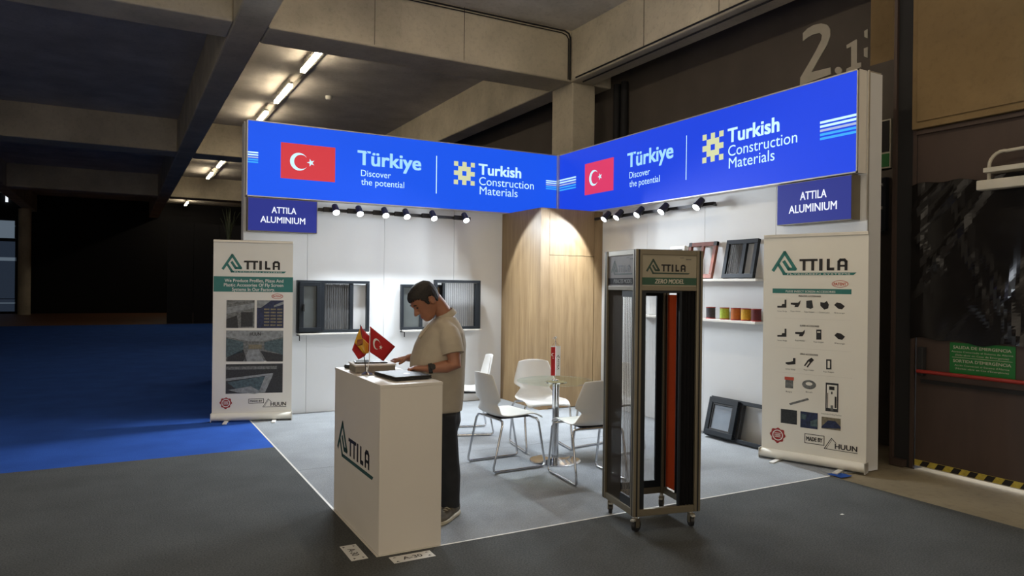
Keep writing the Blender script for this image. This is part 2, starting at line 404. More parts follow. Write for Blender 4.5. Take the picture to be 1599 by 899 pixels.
# formwork joints on the two big beam faces
for px in (585, 725):
    p = ony(px, 60, 5.855); MB().box(p.x-0.003, p.x+0.003, 5.853, 5.865, H+0.03, SL).build('joint_line', M['wall_dark'], ceil)
for px in (1005, 1122):
    p = onx(px, 60, 5.165); MB().box(5.163, 5.175, p.y-0.003, p.y+0.003, H+0.03, SL).build('joint_line', M['wall_dark'], ceil)
struct(tag(MB().box(5.20, 5.66, 5.86, 6.5, -0.01, H).build('column', M['conc'], bevel=0.02)))
struct(MB().box(5.64, 6.05, 0.45, 0.80, -0.01, SL).build('pillar_right', M['conc_wall'], bevel=0.01))
_pr = bpy.data.objects['pillar_right']; MB().box(5.615, 5.64, 0.44, 0.81, 0.0, 3.98).build('lower_cladding', M['wall_dark'], _pr)
struct(MB().box(6.0, 6.2, 0.0, 42, -0.01, SL).build('wall_right_back', M['wall_dark']))
struct(MB().box(-10.2, -10, 3.0, 42, -0.01, SL).build('unseen_wall_left', M['drape']))  # unseen dark wall, added to keep world light out of the left bay
struct(MB().box(-16, 8, 38, 38.3, -0.01, SL).build('wall_back', M['drape']))
for (cx, cy, r) in ((-5.35, 36.6, 0.26), (-5.2, 16.9, 0.24)):
    if cy > 30: struct(MB().lathe([(r, -0.01), (r, H)], 20, (cx, cy, 0)).build('column_far', M['conc'], smooth=True))

# right-hand wall with the emergency exit
XB = 4.937
wr = struct(MB().box(XB, 6.05, -0.17, 0.05, -0.01, SL).build('wall_right', M['black']))
MB().box(XB, 5.2, -14, -0.17, 2.20, SL).build('wall_upper', M['wall_brown'], wr)
MB().box(XB, 5.2, -14, -2.32, -0.01, 2.20).build('wall_side', M['wall_brown'], wr)
MB().box(XB-0.012, XB, -0.166, -0.13, 0.0, 5.2).build('frame_strip', M['wall_brown'], wr)
MB().box(XB-0.03, XB, 0.02, 0.05, 0.0, 5.2).build('frame_strip', M['wall_brown'], wr)
MB().box(XB-0.06, XB, -0.10, 0.03, 0.0, 0.06).build('floor_stop', M['wall_brown'], wr)
cp = MB().box(XB-0.06, XB, -6.0, -0.146, 3.04, SL).build('concrete_panel', M['conc_wall'], wr, bevel=0.006)
MB().box(XB-0.075, XB-0.06, -6.0, -0.20, 3.10, SL).build('raised_field', M['conc_wall'], wr, bevel=0.004)
MB().box(XB-0.03, XB, -6.0, -0.17, 2.995, 3.03).build('ledge', M['wall_brown'], wr)
struct(MB().box(5.75, 5.8, -2.5, -0.05, -0.01, 2.3).build('exterior_daylight', M['gap_light']))

dr = bpy.data.objects.new('door_1', None); COL.objects.link(dr); dr.location = (XB, -0.176, 0); struct(dr)
MB().box(-0.005, 0.045, -2.10, -0.004, 0.030, 2.19).build('door_leaf', M['wall_brown'], dr, bevel=0.003)
MB().box(-0.016, -0.005, -2.10, -0.004, 0.030, 0.036).build('bottom_edge', M['alu'], dr)
hz = MB().box(-0.012, -0.005, -2.10, -0.004, 0.036, 0.085).build('hazard_strip', M['yellow'], dr)
for i in range(15):
    y = -0.05-i*0.135
    Flat().add([(-0.0135, y, 0.037), (-0.0135, y-0.065, 0.037), (-0.0135, y-0.095, 0.084), (-0.0135, y-0.03, 0.084)], [(0, 1, 2, 3)]).build('black_stripe', M['ink'], hz)
MB().box(-0.07, -0.005, -0.10, -0.05, 0.845, 1.10).build('bar_bracket', M['black'], dr, bevel=0.01)
MB().tube([(-0.075, -0.055, 0.885), (-0.075, -2.0, 0.885)], 0.017, 12).build('push_bar', M['red_bar'], dr, smooth=True)
MB().box(-0.03, -0.005, -2.05, -0.06, 0.78, 0.812).build('kick_rail', M['black'], dr)

sg = MB().box(XB-0.0095, XB-0.0055, -0.992, -0.478, 0.885, 1.158)
sg = tag(sg.build('emergency_exit_sign', M['green']), 'green emergency exit sign lettered SALIDA DE EMERGENCIA behind a red push bar', 'sign')
pl = Flat().rect(0, 0.514, 0, 0.273, 0.0).build('sign_print', M['green'], sg); frame(pl, (XB-0.0105, -0.478, 0.885), (0, -1, 0))
for s_, v_, c_, w_, o_ in (('SALIDA DE EMERGENCIA', 0.222, 0.024, 0.455, 0.012), ('Acceso Conectado al Sistema de Alarma', 0.190, 0.014, 0.485, 0.0), ('(Sólo abrir en Caso de Emergencia)', 0.162, 0.014, 0.42, 0.0),
                           ("SORTIDA D'EMERGÈNCIA", 0.106, 0.024, 0.455, 0.012), ("Accés Connectat al Sistema d'Alarma", 0.075, 0.014, 0.43, 0.0), ("(Només obrir en Cas d'Emergència)", 0.047, 0.014, 0.42, 0.0)):
    text(pl, s_, 0.257, v_, c_, M['digit'], width=w_, off=o_, z=0.001, align='C', res=2)
Flat().rect(0.02, 0.494, 0.146, 0.149, 0.001).build('divider_line', M['digit'], pl)

# crumpled black plastic sheeting taped over the upper door
def sheet():
    nu, nv = 76, 52; vs = []; fs = []
    rnd = random.Random(3)
    folds = [(rnd.uniform(0, 1), rnd.uniform(-0.2, 1.1), rnd.uniform(-1, 1), rnd.uniform(0.25, 1.0), rnd.uniform(0.006, 0.022)) for _ in range(16)]
    for j in range(nv+1):
        for i in range(nu+1):
            u, v = i/nu, j/nv; h = 0
            for fu, fv, sl, ln, am in folds:
                d = (u-fu) - sl*(v-fv)*0.6; t = abs(d)/0.035; e = max(0, 1-abs(v-fv)/ln)
                h += am*e*max(0, 1-t)
            h += 0.006*math.sin(u*13+v*5)+0.004*math.sin(v*17-u*9)
            zz = 1.165+(2.545-1.165)*v + (0.012*math.sin(u*40)+0.012*math.sin(u*17) if j in (0, nv) else 0)
            vs.append((XB-0.02-max(0, h), -0.135-2.2*u, zz))
    for j in range(nv):
        for i in range(nu):
            a = j*(nu+1)+i; fs.append((a, a+1, a+nu+2, a+nu+1))
    return MB().add(vs, fs)
bs = tag(sheet().build('plastic_sheet', M['sheet']), 'crumpled glossy black plastic sheeting hanging above the green exit sign', 'sheeting')
md = bs.modifiers.new('thick', 'SOLIDIFY'); md.thickness = 0.003

# white lamp box with a looped conduit at the edge of the frame
el = thing('exit_lamp', (XB, -0.78, 2.40), 'white lamp box with a looped conduit above the black sheeting', 'lamp')
MB().box(-0.17, -0.075, -0.55, 0.02, 0.02, 0.10).build('housing', M['digit'], el, bevel=0.008)
MB().box(-0.15, -0.0, -0.55, -0.02, 0.16, 0.20).build('backplate', M['digit'], el, bevel=0.006)
MB().tube([(-0.075, -0.03, 0.10), (-0.075, -0.03, 0.22)]+[(-0.075, -0.03-0.11*(1-math.cos(a)), 0.22+0.11*math.sin(a)) for a in [PI*k/12 for k in range(1, 8)]]+[(-0.075, -0.5, 0.335)], 0.014, 10).build('conduit_loop', M['digit'], el, smooth=True)
MB().cyl((-0.10, -0.03, 0.20), (-0.03, -0.03, 0.20), 0.006).build('clamp', M['digit'], el)

# evacuation sign and hose box beside the booth's end wall
p0 = onx(1379, 189, 5.63); p1 = onx(1394, 262, 5.63)
es = tag(MB().box(5.59, 5.614, p1.y, p0.y+0.12, p1.z, p0.z).build('evacuation_sign', M['digit']), 'dark evacuation sign in a pale frame beside the tall white end wall', 'sign')
MB().box(5.584, 5.592, p1.y+0.012, p0.y+0.1, p1.z+0.17, p0.z-0.015).build('sign_field', M['black'], es)
MB().box(5.584, 5.592, p1.y+0.012, p0.y+0.1, p1.z+0.015, p1.z+0.15).build('sign_field', M['green'], es)
hb = onx(1389, 345, 5.63)
hc = tag(MB().box(5.56, 5.614, hb.y, hb.y+0.3, hb.z-0.1, hb.z+0.45).build('hose_cabinet', mat('blue_grey_steel', (0.05, 0.06, 0.075), rough=0.3)), 'blue-grey hose cabinet under the evacuation sign', 'cabinet')
for dz in (0.12, 0.36): MB().box(5.53, 5.56, hb.y+0.03, hb.y+0.14, hb.z+dz, hb.z+dz+0.03).build('glint_bar', M['paper'], hc)  # white bars stand in for the bright light lines on the cabinet

# painted hall number on the far wall
def px_poly(pts, X, th=0.012, s=7.494, ox=1230, oy=20):
    mb = MB(); P = [onx(ox+a/s, oy+b/s, X) for a, b in pts]; n = len(P)
    mb.add([(X-th, p.y, p.z) for p in P]+[(X, p.y, p.z) for p in P], [tuple(range(n)), tuple(range(2*n-1, n-1, -1))]+[(i, (i+1) % n, n+(i+1) % n, n+i) for i in range(n)])
    return mb
n2 = px_poly([(185, 240), (240, 185), (310, 145), (400, 125), (470, 143), (503, 190), (505, 270), (470, 370), (400, 490), (285, 695), (510, 640), (512, 720), (150, 850), (155, 760), (250, 600), (340, 440), (400, 320), (408, 262), (380, 237), (300, 255), (240, 290), (185, 335)], 5.999)
hn = thing('hall_number', (5.999, 0.9, 4.1), 'pale painted hall number 2.1 high on the dark wall', 'lettering')
def sub(o, par): o.parent = par; o.matrix_parent_inverse = par.matrix_basis.inverted(); return o
sub(n2.build('digit', M['digit']), hn)
sub(px_poly([(695, 380), (810, 312), (818, 315), (818, 590), (865, 582), (865, 640), (690, 700), (695, 655), (750, 630), (750, 395), (697, 420)], 5.999).build('digit', M['digit']), hn)
sub(px_poly([(600+42*math.cos(t), 676+42*math.sin(t)) for t in [2*PI*k/14 for k in range(14)]], 5.999).build('full_stop', M['digit']), hn)
sub(px_poly([(903, 215), (945, 190), (945, 300), (905, 285)], 5.999).build('digit', M['digit']), hn)
sub(px_poly([(898, 420), (945, 400), (945, 530), (900, 510)], 5.999).build('digit', M['digit']), hn)

# conduits along the beams
def conduit(pts, label, r=0.014):
    return tag(MB().tube(pts, r, 8).build('conduit', M['black'], smooth=True), label, 'pipe', 'conduits along the beams')
conduit([(0.4, 5.84, SL-0.03), (5.02, 5.84, SL-0.03), (5.10, 5.84, SL-0.06), (5.13, 5.84, SL-0.12), (5.13, 5.84, H+0.02)], 'thin dark pipe along the top of the cross beam, dropping down at the corner')
conduit([(0.4, 5.83, SL-0.075), (4.96, 5.83, SL-0.075), (5.05, 5.83, SL-0.10), (5.09, 5.83, SL-0.16), (5.09, 5.83, H+0.02)], 'second dark pipe just below the first on the cross beam', 0.009)
conduit([(5.155, 5.7, H+0.03), (5.155, -8, H+0.03)], 'dark pipe along the lower edge of the long beam beside the hall number', 0.012)
conduit([(5.30, 5.7, H-0.02), (5.30, -8, H-0.02)], 'dark pipe under the long beam beside the hall number', 0.012)
for k, px in enumerate((961, 973)):
    p = onx(px, 150, 5.9)
    tag(MB().tube([(5.93, p.y, -0.0), (5.93, p.y, H)], 0.06, 12).build('drain_pipe', M['black'], smooth=True), ('dark vertical drain pipe next to the concrete column', 'dark vertical drain pipe farther from the concrete column')[k], 'pipe', 'drain pipes on the dark wall')

# carpets
ac = prism([(-10, -7), (4.0, -7), (4.0, 0), (0, 0), (0, 3.16), (-10, 3.08)], -0.008, 0.0).build('aisle_carpet', M['grey_carpet'])
tag(ac, 'dark grey carpet covering the aisle in front of the stand', 'carpet')
bl = prism([(-10, 3.08), (0, 3.16), (0, 5.2), (5.1, 5.2), (5.1, 26.4), (-10, 26.4)], -0.008, -0.001).build('blue_carpet', M['blue_carpet'])
tag(bl, 'blue carpet stretching back beyond the dark grey aisle', 'carpet')
bc = thing('booth_carpet', (0, 0, 0), 'pale grey carpet laid over the stand floor', 'carpet')
MB().box(0, 4.38, 0, 2.163, -0.008, 0.001).build('carpet_strip', M['booth_carpet'], bc)
MB().box(0, 4.38, 2.168, 4.92, -0.008, 0.001).build('carpet_strip', M['booth_carpet'], bc)
MB().box(-0.016, 0.0, -0.014, 4.92, -0.008, 0.001).build('edge_tape', M['white'], bc)
MB().box(0.0, 4.0, -0.014, 0.0, -0.008, 0.001).build('edge_tape', M['white'], bc)

# hall fluorescent fixtures, one row along each bay; the nearest bay's row hangs above the aisle
def fixture():
    r = thing('ceiling_light', (0, 0, 0), 'x', 'ceiling light', 0, 'fluorescent lights under the slab')
    MB().box(-0.04, 0.04, -0.80, 0.80, 0.02, 0.06).build('reflector', M['alu'], r)
    MB().box(-0.045, 0.045, -0.78, 0.78, -0.035, 0.015).build('tube', M['tube'], r)
    for y in (-0.6, 0.6): MB().box(-0.012, 0.012, y-0.012, y+0.012, 0.06, 0.19).build('hanger', M['alu'], r)
    return r
fx = fixture(); first = True
spots_f = [(1.65, 9.0, 'fluorescent light nearest the cross beam, largest of the receding row'), (1.65, 11.65, 'second fluorescent light back from the cross beam'), (1.63, 14.3, 'third fluorescent light, just over the blue lightbox corner'),
           (1.58, 21.9, 'upper of the two small fluorescent lights left of the lightbox'), (1.56, 25.0, 'lower of the two small fluorescent lights left of the lightbox'), (1.56, 36.0, 'tiny farthest fluorescent light above the black partition')]
front = [(1.65, y) for y in (3.6, 0.9, -1.9, -7.5, -10.2)]+[(-2.6, y) for y in (-1.9, -7.5)]
for x, y, lb in spots_f+[(a, b, 'fluorescent light over the aisle beyond the frame') for a, b in front]:
    o = fx if first else copy_tree(fx); first = False
    o.location = (x, y, SL-0.19); o['label'] = lb
tr = MB().box(1.77, 1.83, 6.7, 16.3, SL-0.10, SL-0.06).build('lighting_trunk', M['alu']); tag(tr, 'long metal trunking beside the nearer fluorescent lights', 'trunking')
tr = MB().box(1.72, 1.78, 17.4, 27.1, SL-0.10, SL-0.06).build('lighting_trunk', M['alu']); tag(tr, 'metal trunking beside the small distant fluorescent lights', 'trunking')
sd = onz(513, 152, SL-0.03)
tag(MB().lathe([(0.05, -0.05), (0.07, -0.02), (0.07, 0.03)], 16, sd).build('smoke_detector', M['plastic_white'], smooth=True), 'small white smoke detector on the ceiling above the lightbox', 'detector')

# far end of the hall
def far_window(n, x0, y0, x1, y1, m):
    a = ony(x0, y0, 37.95); b = ony(x1, y1, 37.95)
    o = struct(MB().box(a.x, b.x, 37.93, 37.99, b.z, a.z).build('window_%d' % n, m))
    MB().box(b.x-0.05, b.x+0.05, 37.90, 37.99, b.z, a.z).build('window_frame', M['black'], o)
    MB().box(a.x, b.x, 37.90, 37.99, b.z+(a.z-b.z)*0.66, b.z+(a.z-b.z)*0.72).build('window_bar', M['daylight'], o)
    return o
far_window(1, -40, 342, 25, 372, M['daylight']); far_window(2, -40, 375, 25, 466, M['daylight_dim'])
far_window(3, -40, 226, 17, 236, M['daylight']); far_window(4, -40, 237, 17, 252, M['daylight_dim']); far_window(5, -40, 467, 25, 486, M['daylight_dim'])
for px, py, hh, lb in ((65, 241, 0.5, 'thin vertical far lamp high in the dark hall'), (10, 305, 0.3, 'small far lamp at the dark hall edge, low left')):
    p = ony(px, py, 37.8)
    lo = tag(MB().box(p.x-0.05, p.x+0.05, 37.9, 38.02, p.z-hh, p.z+hh).build('far_lamp', M['led']), lb, 'lamp', 'far hall lamps')
# black partition at the end of the blue carpet
a = ony(262, 347, 26.6); b = ony(420, 347, 26.6)
pt = thing('partition', (a.x, 26.6, 0), 'tall black partition at the far end of the blue carpet', 'partition')
nW = 4
for i in range(nW): MB().box((b.x-a.x)*i/nW, (b.x-a.x)*(i+1)/nW-0.02, 0, 0.08, 0, a.z).build('panel', M['drape'], pt)
# neighbouring dark stand wall with a plant on it
na = ony(338, 376, 8.2)
nb_ = thing('neighbour_stand', (na.x, 8.2, 0), 'dark neighbouring stand wall half hidden behind the roll-up banner', 'stand')
MB().box(0, 0.85, 0, 0.4, 0, na.z-0.25).build('wall_panel', M['drape'], nb_)
MB().box(-0.02, 0.87, -0.02, 0.42, na.z-0.25, na.z-0.2).build('top_board', M['drape'], nb_)
pp = ony(357, 375, 8.4)
pr = thing('potted_plant', (pp.x, 8.4, na.z-0.2), 'spiky green plant on the dark neighbouring stand', 'plant')
MB().lathe([(0.07, 0), (0.10, 0.18), (0.105, 0.19), (0.0, 0.19)], 16).build('pot', M['black'], pr, smooth=True)
rl = random.Random(5)
for i in range(13):
    an = rl.uniform(0, 2*PI); ht = rl.uniform(0.35, 0.62); sp = rl.uniform(0.03, 0.17); wd = rl.uniform(0.012, 0.02)
    d = Vector((math.cos(an), math.sin(an), 0)); q = Vector((-d.y, d.x, 0)); mb = MB(); R = []
    for k in range(6):
        t = k/5; c = d*(0.02+sp*t*t)+Vector((0, 0, 0.17+ht*t)); ww = wd*(1-t**2)+0.001
        R.append([c-q*ww, c+d*0.004, c+q*ww, c-d*0.004])
    mb.loft(R).build('leaf', M['leaf'], pr)

# ================================================================== THE STAND
# back wall, built of panels
bw = bpy.data.objects.new('wall_booth_back', None); COL.objects.link(bw); bw.location = (-0.075, D, 0); struct(bw)
xs = [0, 0.755, 1.745, 2.74, 3.60, 4.657]
for a, b in zip(xs, xs[1:]): MB().box(a+0.0015, b-0.0015, 0, 0.17, 0, ZT-0.01).build('panel', M['white_wall'], bw, bevel=0.002)
MB().box(0, 4.657, 0.02, 0.15, ZT-0.01, ZT).build('top_cap', M['alu'], bw)
# side wall
sw = bpy.data.objects.new('wall_booth_side', None); COL.objects.link(sw); sw.location = (W, -0.06, 0); struct(sw)
ys = [0, 0.99, 1.98, 2.97, 3.91, 4.98]
for a, b in zip(ys, ys[1:]): MB().box(0, 0.195, a+0.0015, b-0.0015, 0, ZT-0.01).build('panel', M['white_wall'], sw, bevel=0.002)
MB().box(0.02, 0.175, 0, 4.98, ZT-0.01, ZT).build('top_cap', M['alu'], sw)
MB().box(-0.012, 0.004, -0.012, 0.0, 0.0, ZT).build('end_strip', M['alu'], sw)

# lightboxes
def stripes(par, x0, x1, y0, y1, cols, slant=0.0):
    n = 5; hgt = (y1-y0)
    for i in range(n):
        yt = y1-hgt*(i/n); Flat().poly([(x0, yt-hgt*0.115), (x1, yt-hgt*0.115), (x1, yt), (x0, yt)], 0.002).build('stripe', cols[i], par)
LC = [M['lb_white'], M['lb_white'], M['lb_grey'], M['lb_cyan'], M['lb_cyan']]
def sign_print(face, o, red, sand):
    # o: offset that turns the common layout coordinate into the panel's own
    z0 = ZB
    flag_print(face, o+0.325, 2.864-z0, 0.655, 0.43, red, M['lb_white'])
    text(face, 'Türkiye', o+1.27, 3.115-z0, 0.175, M['lb_ice'], width=0.845, off=0.028)
    Flat().stroke([(o+1.42+0.045*math.cos(t), 3.30-z0+0.04*math.sin(t)) for t in [PI+PI*k/8 for k in range(9)]], 0.010, 0.003).build('tulip_mark', M['lb_left'], face)
    text(face, 'Discover', o+1.31, 2.972-z0, 0.079, M['lb_white'], width=0.395, off=0.004)
    text(face, 'the potential', o+1.312, 2.862-z0, 0.079, M['lb_white'], width=0.575, off=0.004)
    Flat().rect(o+2.333, o+2.345, 2.825-z0, 3.328-z0, 0.002).build('divider_line', M['lb_white'], face)
    g = Flat(); u = 0.0625; gx, gy = o+2.594, 2.972-z0
    for i in range(5):
        for j in range(5):
            body = 1 <= i <= 3 and 1 <= j <= 3 and not (i == 2 and j == 2)
            if body or (i in (0, 4) and j in (0, 4)) or (i in (0, 4) and j == 2) or (j in (0, 4) and i == 2):
                g.rect(gx+i*u, gx+(i+1)*u, gy+j*u, gy+(j+1)*u, 0.002)
    g.build('emblem', sand, face)
    text(face, 'Turkish', o+2.97, 3.138-z0, 0.142, M['lb_white'], width=0.665, off=0.03)
    text(face, 'Construction', o+2.975, 2.992-z0, 0.11, M['lb_white'], width=0.875, off=0.006)
    text(face, 'Materials', o+2.985, 2.862-z0, 0.11, M['lb_white'], width=0.60, off=0.006)
HB = ZT-ZB
lb = thing('lightbox_sign', (-0.063, YLB, ZB), 'long blue lightbox sign on the back wall with a red flag', 'sign')
LL = 4.235+0.063
MB().box(0, LL, 0.012, D-YLB-0.001, 0, HB).build('housing', M['white'], lb)
f1 = Flat().rect(0.012, LL-0.002, 0.012, HB-0.012, 0.0).build('sign_face', M['lb_left'], lb); frame(f1, (0, 0.004, 0), (1, 0, 0))
for a, b, c, d in ((0, LL, 0, 0.012), (0, LL, HB-0.012, HB), (0, 0.012, 0, HB)): MB().box(a, b, 0, 0.014, c, d).build('edge_profile', M['alu'], lb)
sign_print(f1, 0.063, M['lb_red'], M['lb_sand'])
stripes(f1, 0.012, 0.063+0.067, 3.005-ZB, 3.148-ZB, LC); stripes(f1, 0.063+4.055, LL-0.002, 3.003-ZB, 3.146-ZB, LC)
lr = thing('lightbox_sign', (XLB, YLB-0.03, ZB), 'long blue lightbox sign on the shelf wall with a rose-red flag', 'sign')
RL = YLB-0.03+0.046
MB().box(0.012, W-XLB-0.001, -RL, 0, 0, HB).build('housing', M['white'], lr)
f2 = Flat().rect(0.002, RL-0.012, 0.012, HB-0.012, 0.0).build('sign_face', M['lb_right'], lr); frame(f2, (0.004, 0, 0), (0, -1, 0))
for a, b, c, d in ((0, RL, 0, 0.012), (0, RL, HB-0.012, HB), (RL-0.012, RL, 0, HB)): MB().box(0, 0.014, -b, -a, c, d).build('edge_profile', M['alu'], lr)
o2 = (YLB-0.03)-4.436
sign_print(f2, o2, M['lb_rose'], M['lb_sand'])
stripes(f2, 0.004, o2+0.105, 2.978-ZB, 3.16-ZB, LC); stripes(f2, o2+4.10, RL-0.012, 2.95-ZB, 3.137-ZB, LC)
cpst = tag(MB().box(XLB-0.028, XLB+0.05, YLB-0.028, YLB+0.05, ZB, ZT).build('corner_post', M['alu'], bevel=0.006), 'slim metal post where the two blue lightboxes meet', 'post')

# company name boxes under the lightboxes
def name_box(loc, U, label):
    r = thing('name_sign', loc, label, 'sign', 0)
    U = Vector(U); N = U.cross(Vector((0, 0, 1)))
    bx_ = MB().box(0, 0.812, 0, 0.395, -0.115, -0.004).build('housing', M['alu_bronze'], r); frame(bx_, (0, 0, 0), U)
    fc = Flat().rect(0.006, 0.806, 0.006, 0.389, 0.0).build('sign_face', M['lb_navy'], r); frame(fc, (0, 0, 0), U)
    text(fc, 'ATTILA', 0.415, 0.222, 0.073, M['lb_text'], width=0.285, off=0.016, align='C')
    text(fc, 'ALUMINIUM', 0.405, 0.105, 0.073, M['lb_text'], width=0.52, off=0.016, align='C')
    return r
name_box((-0.045, D-0.125, 2.217), (1, 0, 0), 'dark blue ATTILA ALUMINIUM name box under the back-wall lightbox')
name_box((W-0.12, 0.818, 2.217), (0, -1, 0), 'dark blue ATTILA ALUMINIUM name box beside the tall end wall')

# wood closet filling the inner corner
ck = thing('storage_closet', (KX, KY, 0), 'pale oak storage closet filling the inner corner of the stand', 'closet')
dw, dd = W-KX-0.002, D-KY-0.002
def wood_wall(name, x0, x1, y0, y1, z0, z1): return MB().box(x0, x1, y0, y1, z0, z1).build(name, M['wood'], ck, bevel=0.0015)
wood_wall('side_panel', 0, 0.03, 0.03, 0.55, 0.0015, KZ); wood_wall('side_panel', 0, 0.03, 0.552, dd, 0.0015, KZ)
d0, d1, dz = 3.541-KX, 4.252-KX, 2.012
wood_wall('front_panel', 0, d0, 0, 0.03, 0.0015, KZ); wood_wall('front_panel', d1, dw, 0, 0.03, 0.0015, KZ); wood_wall('front_panel', d0+0.002, d1-0.002, 0, 0.03, dz, KZ)
wood_wall('door', d0+0.004, d1-0.004, 0.004, 0.028, 0.01, dz-0.005)
MB().box(d0-0.002, d1+0.002, 0.026, 0.03, 0.005, dz).build('door_gap', M['black'], ck)
MB().box(0.0, dw, 0.0, dd, KZ, KZ+0.008).build('top_board', M['wood'], ck)

# track lights
def spotlight(side):
    # local: +X along the rail, -Y into the stand; head tilts forward and down
    r = thing('spotlight', (0, 0, 0), 'x', 'spotlight')
    MB().box(-0.075, 0.045, -0.055, -0.0185, -0.03, 0.03).build('adapter', M['blackpl'], r, bevel=0.006)
    ax = Vector((0, -math.sin(TILT), -math.cos(TILT))); c = Vector((0.06, -0.10, 0.0))
    MB().tube([(-0.0, -0.045, 0.0), (0.03, -0.07, 0.0), c], 0.014, 8).build('bracket', M['blackpl'], r, smooth=True)
    MB().tube([c-ax*0.075, c-ax*0.07, c-ax*0.02, c+ax*0.05, c+ax*0.056], [0.030, 0.036, 0.040, 0.046, 0.046], 20).build('head', M['blackpl'], r, smooth=True)
    MB().tube([c+ax*0.053, c+ax*0.060, c+ax*0.064], [0.042, 0.041, 0.02], 20).build('lens', M['lens'], r, smooth=True)
    ld = bpy.data.lights.new('spot_beam', 'SPOT'); ld.energy = SPOT_W; ld.spot_size = math.radians(134); ld.spot_blend = 0.14
    ld.shadow_soft_size = 0.03; ld.color = (0.86, 0.94, 1.0)
    lo = bpy.data.objects.new('spot_beam', ld); COL.objects.link(lo); lo.parent = r
    lo.location = c+ax*0.075; lo.rotation_euler = ax.to_track_quat('-Z', 'Y').to_euler()
    return r
TILT = math.radians(44)
sp0 = spotlight(0)
ORD = ['first', 'second', 'third', 'fourth', 'fifth', 'last']
rail = MB().box(0.035, 2.10, -0.018, 0.018, -0.018, 0.018).build('track_rail', M['blackpl']); rail.location = (0.74, D-0.13, 2.515)
tag(rail, 'black track rail under the back-wall lightbox', 'rail')
for x in (0.1, 1.9): MB().box(x, x+0.02, 0.018, 0.13, -0.01, 0.01).build('arm', M['blackpl'], rail)
for i, (px, py) in enumerate(((523, 330), (560, 330), (600, 333), (633, 336), (675, 339), (725, 341))):
    p = ony(px, py, D-0.20); o = sp0 if i == 0 else copy_tree(sp0)
    o.location = (p.x-0.06, D-0.13, 2.515); o['label'] = ORD[i]+' black spotlight from the name box on the back-wall track'; o['group'] = 'spotlights on the back-wall track'
rail = MB().box(-0.018, 0.018, 0, 2.20, -0.018, 0.018).build('track_rail', M['blackpl']); rail.location = (W-0.13, 1.64, 2.515)
tag(rail, 'black track rail under the shelf-wall lightbox', 'rail')
for y in (0.1, 2.0): MB().box(0.018, 0.13, y, y+0.02, -0.01, 0.01).build('arm', M['blackpl'], rail)
ORD2 = ['first', 'second', 'third', 'fourth', 'last']
for i, (px, py) in enumerate(((935, 340), (965, 337), (997, 333), (1035, 330), (1090, 322))):
    p = onx(px, py, W-0.24); o = copy_tree(sp0)
    o.location = (W-0.13, p.y+0.06-(0.15 if i == 0 else 0), 2.515); o.rotation_euler = (0, 0, -PI/2)
    o['label'] = ORD2[i]+' black spotlight from the oak closet on the shelf-wall track'; o['group'] = 'spotlights on the shelf-wall track'

# shelves on the side wall
s1 = tag(MB().box(W-0.20, W, 1.0, 2.95, 1.675, 1.70).build('wall_shelf', M['white'], bevel=0.002), 'upper white wall shelf holding the sample frames', 'shelf')
s2 = tag(MB().box(W-0.20, W, 1.0, 2.95, 1.245, 1.27).build('wall_shelf', M['white'], bevel=0.002), 'lower white wall shelf holding the coloured reels', 'shelf')
# thread reels
def reel(y, m, label):
    r = thing('thread_reel', (W-0.11, y, 1.27), label, 'reel', 0, 'coloured reels on the lower shelf')
    MB().lathe([(0.05, 0), (0.052, 0.004), (0.052, 0.012)], 20).build('lower_flange', M['red_ink'], r, smooth=True)
    MB().lathe([(0.049, 0.012)]+[(0.049+0.001*(k % 2), 0.014+0.0045*k) for k in range(23)]+[(0.049, 0.118)], 20).build('thread_winding', m, r, smooth=True)
    MB().lathe([(0.052, 0.118), (0.052, 0.127), (0.02, 0.128), (0.018, 0.122)], 20).build('upper_flange', M['red_ink'], r, smooth=True)
for px, py, c, lb in ((1110, 480, (0.035, 0.03, 0.035), 'charcoal thread reel on the lower shelf, nearest the oak closet'), (1131.5, 481, (0.33, 0.42, 0.03), 'lime green thread reel on the lower shelf'),
                      (1149, 481, (0.42, 0.11, 0.012), 'orange thread reel on the lower shelf'), (1165, 482, (0.55, 0.30, 0.012), 'yellow thread reel on the lower shelf'), (1181, 483, (0.10, 0.004, 0.006), 'dark red thread reel on the lower shelf')):
    p = onx(px, py, W-0.11); reel(p.y, mat('thread_'+lb.split()[0], c, rough=0.6, scale=60, vary=0.15), lb)

# pleated screen sheet in local XZ, zig-zag in Y
def pleats(mb, x0, x1, z0, z1, n, amp, y=0.0):
    for i in range(n):
        a, b = x0+(x1-x0)*i/n, x0+(x1-x0)*(i+1)/n; s = amp if i % 2 else -amp
        mb.add([(a, y-s, z0), (b, y+s, z0), (b, y+s, z1), (a, y-s, z1)], [(0, 1, 2, 3)])
    return mb
def creases(parent, x0, x1, z0, z1, n, y):  # pale bars paint in the pleat contrast that fold shading leaves too faint
    mb = MB()
    for i in range(1, n): x = x0+(x1-x0)*i/n; mb.box(x-0.0018, x+0.0018, y-0.0025, y+0.0025, z0, z1)
    o = mb.build('pleat_creases', mat('pale_crease', (0.11, 0.11, 0.115), rough=0.8), parent); o['kind'] = 'stuff'
    return o
def bar_frame(mb, x0, x1, z0, z1, b, y0, y1):
    mb.box(x0, x1, y0, y1, z0, z0+b); mb.box(x0, x1, y0, y1, z1-b, z1); mb.box(x0, x0+b, y0, y1, z0+b, z1-b); mb.box(x1-b, x1, y0, y1, z0+b, z1-b)
    return mb
def framed(parent, name, m, x0, x1, z0, z1, b, y0, y1):   # four separate bars
    for q in ((x0, x1, z0, z0+b), (x0, x1, z1-b, z1), (x0, x0+b, z0+b, z1-b), (x1-b, x1, z0+b, z1-b)):
        MB().box(q[0], q[1], y0, y1, q[2], q[3]).build(name, m, parent, bevel=0.003)

